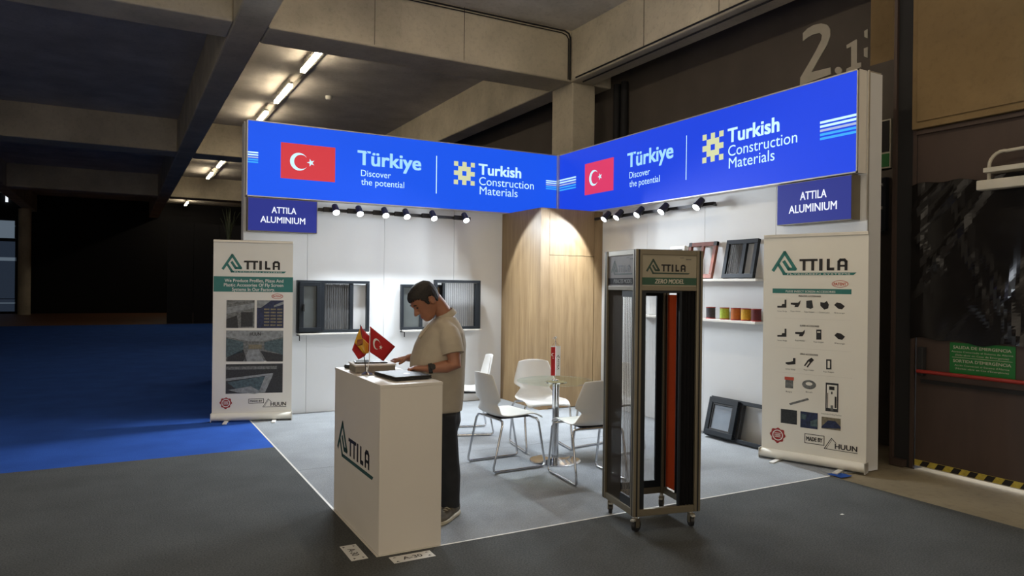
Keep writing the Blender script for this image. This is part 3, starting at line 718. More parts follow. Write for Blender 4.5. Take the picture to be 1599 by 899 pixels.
# window samples on the back wall, each on a small white ledge
def ledge(x0, x1, z, label):
    r = tag(MB().box(x0, x1, D-0.16, D-0.001, z-0.016, z).build('display_ledge', M['white']), label, 'shelf')
    MB().box(x0-0.004, x0+0.006, D-0.16, D-0.001, z-0.03, z-0.016).box(x0-0.004, x0+0.006, D-0.165, D-0.153, z-0.085, z-0.016).build('bracket', M['blackpl'], r)
    return r
ledge(0.56, 1.50, 0.99, 'thin white ledge under the framed screen nearer the banner')
ledge(1.90, 3.03, 1.005, 'thin white ledge under the overlapping screen samples behind the man')
ws = thing('window_sample', (0.545, D-0.005, 0.992), 'dark framed sliding window sample with pleated screen, near the ATTILA banner', 'window sample', 0)
framed(ws, 'outer_frame_bar', M['anth'], 0, 0.91, 0, 0.65, 0.035, -0.075, -0.01)
framed(ws, 'sash_bar', M['anth'], 0.02, 0.275, 0.02, 0.63, 0.05, -0.13, -0.075)
MB().box(0.06, 0.235, -0.102, -0.096, 0.06, 0.59).build('glass_pane', mat('grey_glass', (0.10, 0.11, 0.11), rough=0.15), ws)
MB().box(0.055, 0.075, -0.17, -0.13, 0.27, 0.36).build('handle', M['blackpl'], ws, bevel=0.006)
MB().box(0.275, 0.33, -0.09, -0.02, 0.035, 0.615).build('mullion', M['anth'], ws)
MB().box(0.655, 0.70, -0.07, -0.02, 0.035, 0.615).build('slide_bar', M['anth'], ws)
pleats(MB(), 0.33, 0.655, 0.035, 0.615, 18, 0.010, -0.045).build('pleated_screen', M['screen'], ws); creases(ws, 0.33, 0.655, 0.035, 0.615, 12, -0.058)
wb = thing('window_sample', (1.885, D-0.005, 1.007), 'lower dark window sample behind the man, partly open', 'window sample', 0)
framed(wb, 'outer_frame_bar', M['anth'], 0, 0.58, 0, 0.60, 0.035, -0.075, -0.02)
MB().box(0.26, 0.30, -0.07, -0.03, 0.035, 0.565).build('mullion', M['anth'], wb)
MB().box(0.035, 0.26, -0.05, -0.045, 0.035, 0.565).build('glass_pane', MATS['grey_glass'], wb)
MB().box(0.30, 0.545, -0.05, -0.045, 0.30, 0.565).build('glass_pane', M['wood'], wb)  # oak colour stands in for a tan reflection on this pane
wc = thing('window_sample', (2.33, D-0.085, 1.007), 'taller dark framed pleated screen sample right behind the man\'s shoulder', 'window sample', 0)
framed(wc, 'outer_frame_bar', M['anth'], 0.0, 0.68, 0, 0.665, 0.038, -0.06, 0.0)
MB().box(0.60, 0.645, -0.055, -0.005, 0.038, 0.625).build('slide_bar', M['anth'], wc)
pleats(MB(), 0.15, 0.60, 0.038, 0.625, 22, 0.010, -0.03).build('pleated_screen', M['screen_light'], wc); creases(wc, 0.15, 0.60, 0.038, 0.625, 16, -0.043)
MB().box(0.115, 0.15, -0.055, -0.005, 0.038, 0.625).build('mullion', M['anth'], wc)

# samples leaning on the side wall: local X along the wall towards the viewer's right, leaning back
def leaning(name, y_left, z, w_, h_, lean, m, label, cat):
    r = thing(name, (W-0.03-math.sin(lean)*h_, y_left, z), label, cat, 0)
    h = bpy.data.objects.new('x', None); bpy.data.objects.remove(h)
    r.rotation_euler = (0, lean, 0)
    r.rotation_mode = 'XYZ'
    r.matrix_basis = Matrix.Translation((W-0.035-math.sin(lean)*h_, y_left, z)) @ Matrix.Rotation(-PI/2, 4, 'Z') @ Matrix.Rotation(-lean, 4, 'X')
    return r
a = leaning('frame_sample', 1.66+0.43, 1.703, 0.42, 0.40, 0.22, None, 'red-brown wood-look window frame sample on the upper shelf', 'window sample')
framed(a, 'frame_bar', M['redwood'], 0, 0.43, 0, 0.41, 0.045, -0.035, 0.0); MB().box(0.20, 0.235, -0.03, -0.004, 0.045, 0.365).build('mullion', M['redwood'], a)
for cx in (0.0, 0.385): MB().box(cx, cx+0.045, -0.037, -0.001, 0.365, 0.411).build('corner_cap', M['blackpl'], a)
a = leaning('frame_sample', 1.515, 1.703, 0.42, 0.40, 0.20, None, 'dark anthracite screen sample on the upper shelf beside the red-brown one', 'window sample')
framed(a, 'frame_bar', M['anth'], 0, 0.43, 0, 0.41, 0.045, -0.04, 0.0); MB().box(0.235, 0.28, -0.038, -0.004, 0.045, 0.365).build('mullion', M['anth'], a)
pleats(MB(), 0.045, 0.235, 0.045, 0.365, 16, 0.008, -0.02).build('pleated_screen', M['screen'], a); creases(a, 0.045, 0.235, 0.045, 0.365, 10, -0.030)
a = leaning('frame_sample', 2.42, 1.703, 0.25, 0.36, 0.15, None, 'white frame sample on the upper shelf, top edge over the display cart', 'window sample')
framed(a, 'frame_bar', M['plastic_white'], 0, 0.25, 0, 0.385, 0.04, -0.03, 0.0); MB().box(0.04, 0.21, -0.018, -0.012, 0.04, 0.345).build('glass_pane', M['screen_light'], a)
a = leaning('frame_sample', 2.82, 1.703, 0.34, 0.37, 0.15, None, 'dark frame sample on the upper shelf, mostly hidden by the display cart', 'window sample')
framed(a, 'frame_bar', M['anth'], 0, 0.34, 0, 0.345, 0.04, -0.03, 0.0)
a = leaning('frame_sample', 1.70, 0.006, 0.85, 0.42, 0.24, None, 'dark window frame sample standing on the carpet against the shelf wall', 'window sample')
framed(a, 'frame_bar', M['anth'], 0, 0.86, 0, 0.43, 0.04, -0.05, 0.0)
framed(a, 'sash_bar', M['anth'], 0.015, 0.42, 0.015, 0.415, 0.055, -0.09, -0.05); framed(a, 'sash_inner_bar', M['blackpl'], 0.065, 0.37, 0.065, 0.365, 0.025, -0.08, -0.05)
MB().box(0.09, 0.345, -0.068, -0.062, 0.09, 0.34).build('glass_pane', mat('pale_glass', (0.22, 0.25, 0.29), rough=0.12), a)
MB().box(0.42, 0.46, -0.05, -0.005, 0.04, 0.39).build('mullion', M['blackpl'], a)

# roll-up banners
def banner(a, b, h, label, px):
    a, b = Vector(a), Vector(b); U = (b-a).normalized(); wd = (b-a).length
    r = thing('roll_up_banner', (a.x, a.y, 0.0015), label, 'banner')
    def fr(o, off=0.0): N = U.cross(Vector((0, 0, 1))); return frame(o, N*off, U)
    n = 14; prof = [(0.055*math.cos(t)-0.0, 0.05+0.042*math.sin(t)) for t in [2*PI*k/n for k in range(n)]]
    fr(MB().loft([[(x, q[1], q[0]-0.045) for q in prof] for x in (0.0, wd)]).build('cassette', M['ban'], r, smooth=True))
    for x in (-0.008, wd): fr(MB().box(x, x+0.008, 0.004, 0.098, -0.095, 0.012).build('end_cap', M['alu'], r))
    for x in (0.16*wd, 0.76*wd): fr(MB().box(x, x+0.045, 0.0, 0.012, -0.09, 0.15).build('foot', M['plastic_white'], r, bevel=0.003))
    fr(MB().box(0, wd, h-0.012, h+0.018, -0.062, -0.038).build('top_bar', M['alu'], r, bevel=0.004))
    fr(MB().cyl((wd/2, 0.05, -0.09), (wd/2, h, -0.07), 0.009).build('support_pole', M['alu'], r))
    p = fr(MB().box(0, wd, 0.085, h-0.008, -0.052, -0.050).build('graphic_panel', M['ban'], r)); 
    prt = bpy.data.objects.new('x', None); bpy.data.objects.remove(prt)
    (tl, tr_, bl_, br_) = px
    def cv(x, y):
        t = 0.5
        for _ in range(6):
            xl = bl_[0]+(tl[0]-bl_[0])*t; xr = br_[0]+(tr_[0]-br_[0])*t; s = (x-xl)/(xr-xl)
            yb = bl_[1]+(br_[1]-bl_[1])*s; yt = tl[1]+(tr_[1]-tl[1])*s; t = (yb-y)/(yb-yt)
        return s*wd, 0.088+(h-0.1)*t
    return r, p, cv, wd
ZP = -0.049   # print plane in the panel's own frame
def printer(p, cv):
    def rect(name, x0, y0, x1, y1, m, z=0.0):
        a = cv(x0, y1); b = cv(x1, y0); return Flat().rect(a[0], b[0], a[1], b[1], ZP+z).build(name, m, p)
    def poly(name, pts, m, z=0.0): return Flat().poly([cv(*q) for q in pts], ZP+z).build(name, m, p)
    def txt(s, x0, x1, ybase, capx, m, off=0.0, z=0.001):
        a = cv(x0, ybase); b = cv(x1, ybase); c = cv(x0, ybase-capx)
        return text(p, s, a[0], a[1], c[1]-a[1], m, width=b[0]-a[0], off=off, z=ZP+z, res=2)
    return rect, poly, txt

# banner by the back wall: factory pictures
r1, p1, cv1, w1 = banner((-0.428, 4.722, 0), (0.418, 4.50, 0), 2.075, 'roll-up banner with factory photos beside the blue carpet', ((332, 379), (452.5, 380), (331.5, 650), (453.5, 647)))
rect, poly, txt = printer(p1, cv1)
lg = cv1(344, 427); company_logo(p1, lg[0], lg[1], cv1(442, 427)[0]-lg[0], M['teal'], M['ink'], ZP+0.0005)
rect('colour_band', 332.6, 433, 453, 457, M['teal'])
txt('We Produce Profiles, Plisse And', 349, 438, 441.5, 5, M['pale_ink'], 0.012); txt('Plastic Accesories Of Fly Screen', 348, 438, 448.5, 5, M['pale_ink'], 0.012); txt('Systems In Our Factory.', 360, 425, 455.5, 5, M['pale_ink'], 0.012)
oc = cv1(429, 463.5); Flat().disc(oc[0], oc[1], 0.065, 0.030, 24, ZP).build('oval_print', M['orange_ink'], p1); Flat().disc(oc[0], oc[1], 0.058, 0.024, 24, ZP+0.0005).build('oval_field', M['ban'], p1)
text(p1, 'PATENT', oc[0], oc[1]-0.012, 0.022, M['orange_ink'], width=0.10, off=0.03, z=ZP+0.001, align='C', res=2)
for nm, x0, y0, x1, y1, m in (('photo_print', 352, 470, 394.5, 514, M['photo_mid']), ('photo_print', 398, 470, 439, 514, M['photo_navy']), ('photo_print', 352, 518, 439, 567, M['photo_mid']), ('photo_print', 352, 570, 439, 618, M['photo_dark'])): rect(nm, x0, y0, x1, y1, m)
z1 = 0.0012
poly('photo_detail', [(352, 482), (394, 474), (394, 482), (352, 492)], M['photo_light'], z1); poly('photo_detail', [(352, 500), (368, 494), (370, 514), (352, 514)], M['photo_dark'], z1); rect('photo_detail', 374, 489, 392, 512, M['photo_dark'], z1)
for k in range(3):
    for j in range(6): rect('photo_detail', 409+k*10, 483+j*5, 417+k*10, 485.5+j*5, M['photo_tan'], z1)
poly('photo_detail', [(398, 470), (420, 470), (404, 482), (398, 482)], M['photo_light'], z1); poly('photo_detail', [(424, 478), (439, 471), (439, 476), (424, 481)], M['photo_light'], z1)
poly('photo_detail', [(352, 518), (439, 518), (439, 528), (408, 535), (386, 535), (352, 528)], M['photo_light'], z1); txt('HUUN', 388, 404, 526, 5, M['ink'], 0.02, 0.002)
poly('photo_detail', [(352, 530), (378, 536), (378, 552), (352, 560)], M['photo_blue'], z1); poly('photo_detail', [(439, 530), (410, 536), (410, 548), (439, 556)], M['photo_blue'], z1)
poly('photo_detail', [(386, 548), (402, 548), (410, 567), (378, 567)], M['photo_light'], z1); poly('photo_detail', [(354, 560), (378, 548), (384, 567), (354, 567)], M['photo_dark'], z1); poly('photo_detail', [(404, 550), (439, 556), (439, 567), (414, 567)], M['photo_dark'], z1); rect('photo_detail', 386, 540, 406, 547, M['photo_tan'], z1)
poly('photo_detail', [(354, 600), (424, 588), (410, 616), (372, 614)], M['photo_blue'], z1); poly('photo_detail', [(352, 594), (424, 585), (424, 588), (352, 598)], M['photo_light'], z1*1.6); poly('photo_detail', [(356, 612), (390, 606), (408, 616), (396, 618), (370, 616)], M['photo_light'], z1*1.6); poly('photo_detail', [(412, 590), (424, 588), (412, 616), (402, 616)], M['photo_light'], z1*1.6)
rect('photo_detail', 352, 574, 430, 580, M['photo_mid'], z1)
sc = cv1(352.5, 632.5); seal_print(p1, sc[0], sc[1], 0.068, ZP+0.0004)
def boxed(p, cv, x0, y0, x1, y1, s='MADE BY'):
    a = cv(x0, y1); b = cv(x1, y0); Flat().stroke([(a[0], a[1]), (b[0], a[1]), (b[0], b[1]), (a[0], b[1])], 0.006, ZP, True).build('box_outline', M['ink'], p)
    hh = b[1]-a[1]; text(p, s, (a[0]+b[0])/2, a[1]+hh*0.28, hh*0.44, M['ink'], width=(b[0]-a[0])*0.82, off=0.03, z=ZP+0.001, align='C', res=2)
boxed(p1, cv1, 387, 626, 410, 633)
h0 = cv1(409, 639); huun_logo(p1, h0[0], h0[1], cv1(445, 639)[0]-h0[0], ZP+0.0004)

# banner by the end wall: accessories
r2, p2, cv2, w2 = banner((3.975, 0.735, 0), (4.298, -0.125, 0), 2.09, 'roll-up banner of screen accessories against the end wall', ((1194.5, 374), (1358.5, 370), (1190.5, 712), (1352, 733)))
rect, poly, txt = printer(p2, cv2)
lg = cv2(1207, 434); company_logo(p2, lg[0], lg[1], cv2(1340, 434)[0]-lg[0], M['teal'], M['ink'], ZP+0.0005)
oc = cv2(1316, 448); Flat().disc(oc[0], oc[1], 0.07, 0.032, 24, ZP).build('oval_print', M['orange_ink'], p2); Flat().disc(oc[0], oc[1], 0.064, 0.027, 24, ZP+0.0005).build('oval_field', M['ban'], p2)
text(p2, 'PATENT', oc[0], oc[1]-0.014, 0.026, M['orange_ink'], width=0.105, off=0.03, z=ZP+0.001, align='C', res=2)
rect('colour_band', 1209, 456.5, 1333, 462.5, M['teal']); txt('PLISSE INSECT SCREEN ACCESSORIES', 1231, 1309, 461.2, 3.2, M['pale_ink'], 0.012)
for s_, x0, x1, y in (('PRINCESS ACCESSORIES', 1252, 1287, 468.5), ('SUPER ACCESSORIES', 1254, 1284, 516), ('ZERO ACCESSORIES', 1254, 1282, 561.5)): txt(s_, x0, x1, y, 2.4, M['ink'], 0.02)
def icon(kind, x, y, s=1.0):
    q = lambda a, b: (x+a*s, y+b*s)
    if kind == 'corner': pts = [(-8, 6), (-8, 3), (-1, 3), (0, 0), (4, 0), (4, -7), (7, -7), (7, 6)]
    elif kind == 'wedge': pts = [(-8, -2), (4, -2), (8, -6), (7, 0), (4, 5), (-2, 5), (-1, 2), (-8, 1)]
    elif kind == 'block': pts = [(-5, -6), (4, -7), (6, 5), (2, 7), (-5, 5)]
    elif kind == 'cube': pts = [(-6, -5), (0, -4), (4, -7), (7, -1), (6, 5), (0, 7), (-6, 1)]
    elif kind == 'stop': pts = [(-8, -1), (-4, -5), (2, -4), (8, 1), (4, 6), (-2, 5)]
    elif kind == 'plate': pts = [(-4, -8), (4, -8), (4, 8), (-4, 8)]
    elif kind == 'foot': pts = [(-8, 3), (-8, 1), (0, 0), (4, -1), (4, -6), (8, -6), (8, 4), (-4, 5)]
    elif kind == 'fork': pts = [(-8, 5), (-2, -4), (4, -8), (8, -4), (4, 0), (-2, 8), (-4, 7), (1, 0), (0, -2), (-6, 6)]
    poly('accessory_print', [q(*p_) for p_ in pts], M['ink'] if kind not in ('block', 'plate') else M['photo_dark'])
for k, x, y, cap_ in (('corner', 1225, 480, 'Corner Wedge'), ('wedge', 1247, 480, 'Rope Holder'), ('block', 1269, 481, 'Rope Stopper'), ('cube', 1292, 482, 'Corner Joint'), ('stop', 1315, 482.5, 'Stop'),
                      ('corner', 1225, 527, 'Corner Wedge'), ('wedge', 1254, 527, 'Rope Holder'), ('plate', 1283.5, 529, 'Rope Stopper'), ('stop', 1315, 531, 'Stop'),
                      ('foot', 1238.5, 573, 'Corner Wedge'), ('fork', 1268, 574, 'Rope Holder'), ('plate', 1298.5, 576.5, 'Rope Stopper')):
    icon(k, x, y); txt(cap_, x-8, x+8, y+12.5, 2.2, M['grey_ink'], 0.0)
rect('accessory_detail', 1296.6, 571, 1300.4, 582, M['ban'], 0.001); poly('accessory_detail', [(1281, 524), (1286, 524), (1286, 526), (1281, 526)], M['ban'], 0.001)
for y in (502, 549, 589): txt('_________________________________', 1213, 1333, y, 2.0, mat('faint_line', (0.42, 0.40, 0.36)), 0.0)
rect('reel_print', 1230, 600, 1243, 615, M['photo_mid']); rect('reel_cap_print', 1229, 598, 1244, 602, M['orange_ink'], 0.001)
c = cv2(1268, 609.5); Flat().disc(c[0], c[1], 0.062, 0.042, 24, ZP).build('coil_print', M['photo_mid'], p2); Flat().disc(c[0], c[1]+0.008, 0.03, 0.016, 20, ZP+0.001).build('coil_centre', M['ban'], p2)
poly('bar_print', [(1236, 640), (1238, 643), (1268, 634), (1266, 631)], M['photo_mid'])
for x, s_ in ((1236, 'Rope'), (1268, 'Brush')): txt(s_, x-5, x+5, 622, 2.2, M['grey_ink'])
rect('kit_print', 1293, 607, 1313, 651, M['photo_dark']); rect('kit_field', 1295, 610, 1311, 646, M['ban'], 0.001); rect('kit_detail', 1299, 612, 1307, 617, M['ink'], 0.002); rect('kit_detail', 1307, 628, 1310, 646, M['ink'], 0.002); rect('kit_detail', 1296, 622, 1297.5, 648, M['ink'], 0.002); rect('kit_detail', 1301, 642, 1305, 650, M['photo_mid'], 0.002); rect('kit_detail', 1302, 620, 1304, 624, M['ink'], 0.002)
txt('Automatic Drilling Machine', 1287, 1317, 656, 2.2, M['grey_ink'])
rect('photo_print', 1222.5, 651.5, 1249, 671.5, M['photo_dark']); rect('photo_print', 1254, 655, 1281.5, 678, M['photo_navy']); rect('photo_print', 1287, 663, 1316, 679, M['photo_tan'])
poly('photo_detail', [(1287, 676), (1297, 666), (1308, 667), (1316, 676), (1316, 679), (1287, 678)], M['photo_navy'], z1); poly('photo_detail', [(1256, 656), (1264, 658), (1262, 666), (1255, 664)], M['photo_blue'], z1); poly('photo_detail', [(1270, 668), (1281, 664), (1281, 677), (1270, 676)], M['photo_blue'], z1)
sc = cv2(1217.5, 691.5); seal_print(p2, sc[0], sc[1], 0.074, ZP+0.0004)
boxed(p2, cv2, 1261, 691.5, 1291, 702.5)
h0 = cv2(1291, 711); huun_logo(p2, h0[0], h0[1], cv2(1340, 716)[0]-h0[0], ZP+0.0004)

# reception counter
ct = thing('reception_counter', (0, 0, 0), 'white reception counter with the ATTILA mark on its long side', 'counter')
CW, CD = 0.396, 1.006
MB().box(0, CW, 0, 0.018, 0.0015, 0.985).build('front_panel', M['white'], ct, bevel=0.0015); MB().box(CW-0.018, CW, 0.018, CD, 0.0015, 0.12).build('plinth_panel', M['white'], ct)
sp_ = MB().box(0, 0.018, 0.0182, CD, 0.0015, 0.985).build('side_panel', M['white'], ct, bevel=0.0015); MB().box(0.018, CW, CD-0.018, CD, 0.0015, 0.985).build('back_panel', M['white'], ct)
MB().box(0.018, CW-0.01, 0.02, CD-0.02, 0.45, 0.468).build('inner_shelf', M['white'], ct)
MB().box(-0.002, CW+0.002, -0.002, CD+0.002, 0.985, 1.003).build('counter_top', M['white'], ct, bevel=0.002)
lp = Flat().rect(0.02, 0.98, 0.2, 0.8, 0.0).build('logo_field', M['white'], ct); frame(lp, (-0.0012, CD, 0), (0, -1, 0))
c0 = onx(526, 725, 0); c1 = onx(583, 766, 0)
company_logo(lp, CD-onx(527, 690, 0).y, 0.41, onx(527, 690, 0).y-onx(583, 760, 0).y, mat('dark_teal_print', (0.02, 0.075, 0.072)), M['ink'], 0.0008, small=False)

# things on the counter
Z1 = 1.0035
def on_counter(name, px, py, label, cat, rz=0.0):
    p = onz(px, py, Z1); return thing(name, (p.x, p.y, Z1), label, cat, rz)
lt = thing('laptop', (0.245, 0.30, Z1), 'closed black laptop near the front edge of the counter', 'laptop', math.radians(4))
MB().box(-0.125, 0.125, -0.17, 0.17, 0.004, 0.016).build('base', M['blackpl'], lt, bevel=0.004); MB().box(-0.125, 0.125, -0.17, 0.17, 0.017, 0.026).build('lid', mat('dark_lid', (0.03, 0.03, 0.031), rough=0.55, spec=0.25), lt, bevel=0.004)
for sx in (-0.1, 0.1):
    for sy in (-0.14, 0.14): MB().lathe([(0.008, 0), (0.008, 0.004)], 10, (sx, sy, 0)).build('foot', M['blackpl'], lt)
lm = Flat().disc(0.02, -0.02, 0.022, 0.014, 16, 0.0265).build('lid_mark', M['alu'], lt)
bx1 = thing('brochure_box', (0.16, 0.70, Z1), 'flat grey box with papers stacked on the counter behind the flags', 'box', math.radians(-6))
MB().box(-0.12, 0.15, -0.10, 0.13, 0, 0.045).build('box_body', mat('grey_board', (0.24, 0.22, 0.19), rough=0.6), bx1, bevel=0.003); MB().box(-0.125, 0.155, -0.105, 0.135, 0.045, 0.056).build('lid', M['paper'], bx1, bevel=0.002)
tb = thing('tablet', (0.17, 0.73, Z1+0.057), 'black tablet lying on the grey box on the counter', 'tablet', math.radians(-14))
MB().box(-0.11, 0.11, -0.08, 0.08, 0, 0.009).build('body', M['blackpl'], tb, bevel=0.003); MB().box(-0.10, 0.10, -0.07, 0.07, 0.009, 0.0095).build('glass_front', mat('dark_screen_glass', (0.02, 0.02, 0.022), rough=0.1), tb)
ph = thing('zip_case', (0.10, 0.91, Z1), 'small black case at the far end of the counter', 'case', math.radians(30))
MB().box(-0.05, 0.06, -0.04, 0.04, 0, 0.028).build('case_body', M['blackpl'], ph, bevel=0.008); MB().box(-0.05, 0.06, -0.0405, 0.0405, 0.013, 0.015).build('zip_line', M['grey_ink'], ph)
pb = thing('paper_sheet', (0.315, 0.62, Z1), 'white papers under the man\'s hands on the counter', 'papers', math.radians(12))
for k in range(3): MB().box(-0.07+0.004*k, 0.07+0.004*k, -0.095, 0.095-0.006*k, 0.0012*k, 0.0012*k+0.001).build('sheet', M['paper'], pb)
pn = thing('mobile_phone', (0.30, 0.53, Z1), 'black mobile phone lying beside the papers', 'phone', math.radians(75))
MB().box(-0.07, 0.07, -0.035, 0.035, 0, 0.008).build('body', M['blackpl'], pn, bevel=0.003); MB().box(-0.065, 0.065, -0.031, 0.031, 0.008, 0.0085).build('screen', MATS['dark_screen_glass'], pn)

# table flags
def cloth(corners, n=8, wob=0.006, seed=1):
    A, B, C_, D_ = map(Vector, corners); vs = []; fs = []; N = (B-A).cross(D_-A).normalized()
    for j in range(n+1):
        for i in range(n+1):
            u, v = i/n, j/n; p = A*(1-u)*(1-v)+B*u*(1-v)+C_*u*v+D_*(1-u)*v
            vs.append(p+N*wob*math.sin(u*5+seed+v*2)*u)
    for j in range(n):
        for i in range(n): a = j*(n+1)+i; fs.append((a, a+1, a+n+2, a+n+1))
    return vs, fs
def flag_part(name, corners, m, parent, off=0.0, th=0.0012, seed=1):
    vs, fs = cloth(corners, seed=seed); o = MB().add(vs, fs).build(name, m, parent, smooth=True)
    md = o.modifiers.new('thick', 'SOLIDIFY'); md.thickness = th; md.offset = 0
    return o
fb = onz(573, 585, Z1)
YF = fb.y
fs_ = thing('table_flags', (fb.x, fb.y, Z1), 'chrome stand with two small crossed table flags on the counter', 'flag stand')
def FP(x, y, dy=0.0): p = ony(x, y, YF+dy); return p-Vector((fb.x, fb.y, Z1))
MB().lathe([(0.038, 0), (0.038, 0.005), (0.022, 0.014), (0.006, 0.022), (0.005, 0.05)], 20).build('base', M['chrome'], fs_, smooth=True)
MB().tube([(0.004, 0, 0.02), FP(577, 560), FP(578, 512)], 0.003, 8).build('pole', M['chrome'], fs_, smooth=True)
MB().tube([(-0.006, 0, 0.02), FP(569, 560, 0.02), FP(562.5, 507, 0.02)], 0.003, 8).build('pole', M['blackpl'], fs_, smooth=True)
def lerp(a, b, t): return a+(b-a)*t
tf = flag_part('turkish_flag', [FP(577.5, 509), FP(617, 541), FP(599, 564), FP(575, 548)], M['flag_red'], fs_)
# crescent and star laid on the cloth
A_, B_, C2, D2 = FP(577.5, 509), FP(617, 541), FP(599, 564), FP(575, 548)
def on_flag(u, v, off=-0.006): p = A_*(1-u)*(1-v)+B_*u*(1-v)+C2*u*v+D2*(1-u)*v; return p+Vector((0, off, 0))
mbk = MB(); oo, qq = crescent(0, 0, 0.66)
for i in range(len(oo)-1):
    mbk.add([on_flag(oo[i][0]*1.0+0.02, 0.5-(oo[i][1]-0.33)*1.4), on_flag(oo[i+1][0]+0.02, 0.5-(oo[i+1][1]-0.33)*1.4), on_flag(qq[i+1][0]+0.02, 0.5-(qq[i+1][1]-0.33)*1.4), on_flag(qq[i][0]+0.02, 0.5-(qq[i][1]-0.33)*1.4)], [(0, 1, 2, 3)])
mbk.build('crescent', M['flag_white'], tf)
st = star(0.56, 0.0, 0.085); mbk = MB()
for i in range(10): mbk.add([on_flag(0.56, 0.5), on_flag(st[i][0], 0.5-st[i][1]*1.4), on_flag(st[(i+1) % 10][0], 0.5-st[(i+1) % 10][1]*1.4)], [(0, 1, 2)])
mbk.build('star', M['flag_white'], tf)
E1, E2, E3, E4 = FP(563, 510, 0.02), FP(577, 525, 0.02), FP(575, 556, 0.02), FP(568, 556, 0.02)
sfl = flag_part('spanish_flag', [FP(563, 510, 0.02), FP(564.5, 509, 0.035), FP(573, 552, 0.035), FP(569, 556, 0.02)], M['flag_red'], fs_, seed=2)
flag_part('flag_fold', [FP(563, 511, 0.018), FP(549, 546, 0.0), FP(560, 561, 0.0), FP(569, 556, 0.018)], M['flag_red'], fs_, seed=3)
flag_part('yellow_band', [FP(562, 513, 0.012), FP(553, 535, -0.004), FP(568, 552, -0.004), FP(569, 545, 0.012)], M['flag_yellow'], fs_, seed=3)
flag_part('emblem', [FP(558, 530, -0.006), FP(556, 540, -0.01), FP(566, 538, -0.01), FP(567, 529, -0.006)], M['emblem'], fs_, seed=3)
flag_part('flag_fold', [FP(564, 511, 0.03), FP(577, 524, 0.05), FP(576, 548, 0.05), FP(569, 552, 0.03)], M['flag_red'], fs_, seed=4)
flag_part('yellow_band', [FP(565, 527, 0.02), FP(576, 536, 0.035), FP(575, 551, 0.035), FP(569, 553, 0.02)], M['flag_yellow'], fs_, seed=4)

# display cart
CA = math.radians(-11.37); SU, SV, CZ0, CZ1 = 0.497, 0.482, 0.107, 1.844
cart = thing('display_cart', (1.5736, -0.3894, 0.0015), 'tall wheeled display cart with pleated screens and ZERO MODEL header', 'display cart', CA)
PW = 0.046
for x, y in ((0, 0), (SU-PW, 0), (0, SV-PW), (SU-PW, SV-PW)):
    MB().box(x, x+PW, y, y+PW, CZ0, CZ1).build('post', M['alu_bronze'], cart, bevel=0.004)
    for q in ((x+PW*0.38, x+PW*0.62, y-0.0008, y), (x-0.0008, x, y+PW*0.38, y+PW*0.62)): MB().box(q[0], q[1], q[2], q[3], CZ0+0.002, CZ1-0.002).build('post_groove', M['black'], cart)
HR = 1.575
for z0, z1_ in ((CZ0, CZ0+0.045), (HR, HR+0.03), (CZ1-0.035, CZ1)):
    for x0, x1, y0, y1 in ((PW, SU-PW, 0.004, 0.034), (PW, SU-PW, SV-0.034, SV-0.004), (0.004, 0.034, PW, SV-PW), (SU-0.034, SU-0.004, PW, SV-PW)):
        MB().box(x0, x1, y0, y1, z0, z1_).build('rail', M['alu_bronze'], cart, bevel=0.003)
MB().box(0.01, SU-0.01, 0.01, SV-0.01, CZ1-0.002, CZ1+0.001).build('top_plate', M['alu_bronze'], cart)
cream = mat('cream_header', (0.30, 0.27, 0.20), rough=0.6)
hd = Flat().rect(0, SU-2*PW, 0, CZ1-0.035-HR-0.03, 0).build('header_panel', cream, cart); frame(hd, (PW, 0.010, HR+0.03), (1, 0, 0))
HWd = SU-2*PW
company_logo(hd, 0.03, 0.078, HWd*0.80, mat('olive_teal_print', (0.03, 0.06, 0.045)), M['ink'], 0.001, small=False)
Flat().rect(0, HWd, 0.008, 0.056, 0.001).build('header_band', mat('green_band', (0.022, 0.075, 0.045)), hd); text(hd, 'ZERO MODEL', HWd*0.5, 0.018, 0.028, M['digit'], width=HWd*0.53, off=0.03, z=0.002, align='C', skew=0.15)
Flat().rect(HWd*0.69, HWd*0.76, 0.186, 0.189, 0.001).rect(HWd*0.80, HWd*0.90, 0.176, 0.181, 0.001).build('small_print', M['grey_ink'], hd)
h2 = Flat().rect(0, SV-2*PW, 0, CZ1-0.035-HR-0.03, 0).build('header_panel', mat('grey_header', (0.20, 0.19, 0.185), rough=0.6), cart); frame(h2, (0.010, SV-PW, HR+0.03), (0, -1, 0))
HW2 = SV-2*PW
company_logo(h2, 0.045, 0.074, HW2*0.82, MATS['olive_teal_print'], M['ink'], 0.001, small=False)
Flat().rect(0, HW2, 0.008, 0.052, 0.001).build('header_band', M['black'], h2); text(h2, 'PRINCESS MODEL', HW2*0.58, 0.018, 0.026, M['photo_mid'], width=HW2*0.70, off=0.03, z=0.002, align='C', skew=0.15)
Flat().rect(HW2*0.72, HW2*0.82, 0.186, 0.189, 0.001).rect(HW2*0.84, HW2*0.96, 0.176, 0.181, 0.001).build('small_print', M['ink'], h2)
for nm, or_, U_ in (('header_panel', (SU-PW, SV-0.010, HR+0.03), (-1, 0, 0)), ('header_panel', (SU-0.010, PW, HR+0.03), (0, 1, 0))):
    q = Flat().rect(0, SU-2*PW, 0, CZ1-0.035-HR-0.03, 0).build(nm, cream, cart); frame(q, or_, U_)
ZB0, ZB1 = CZ0+0.045, HR
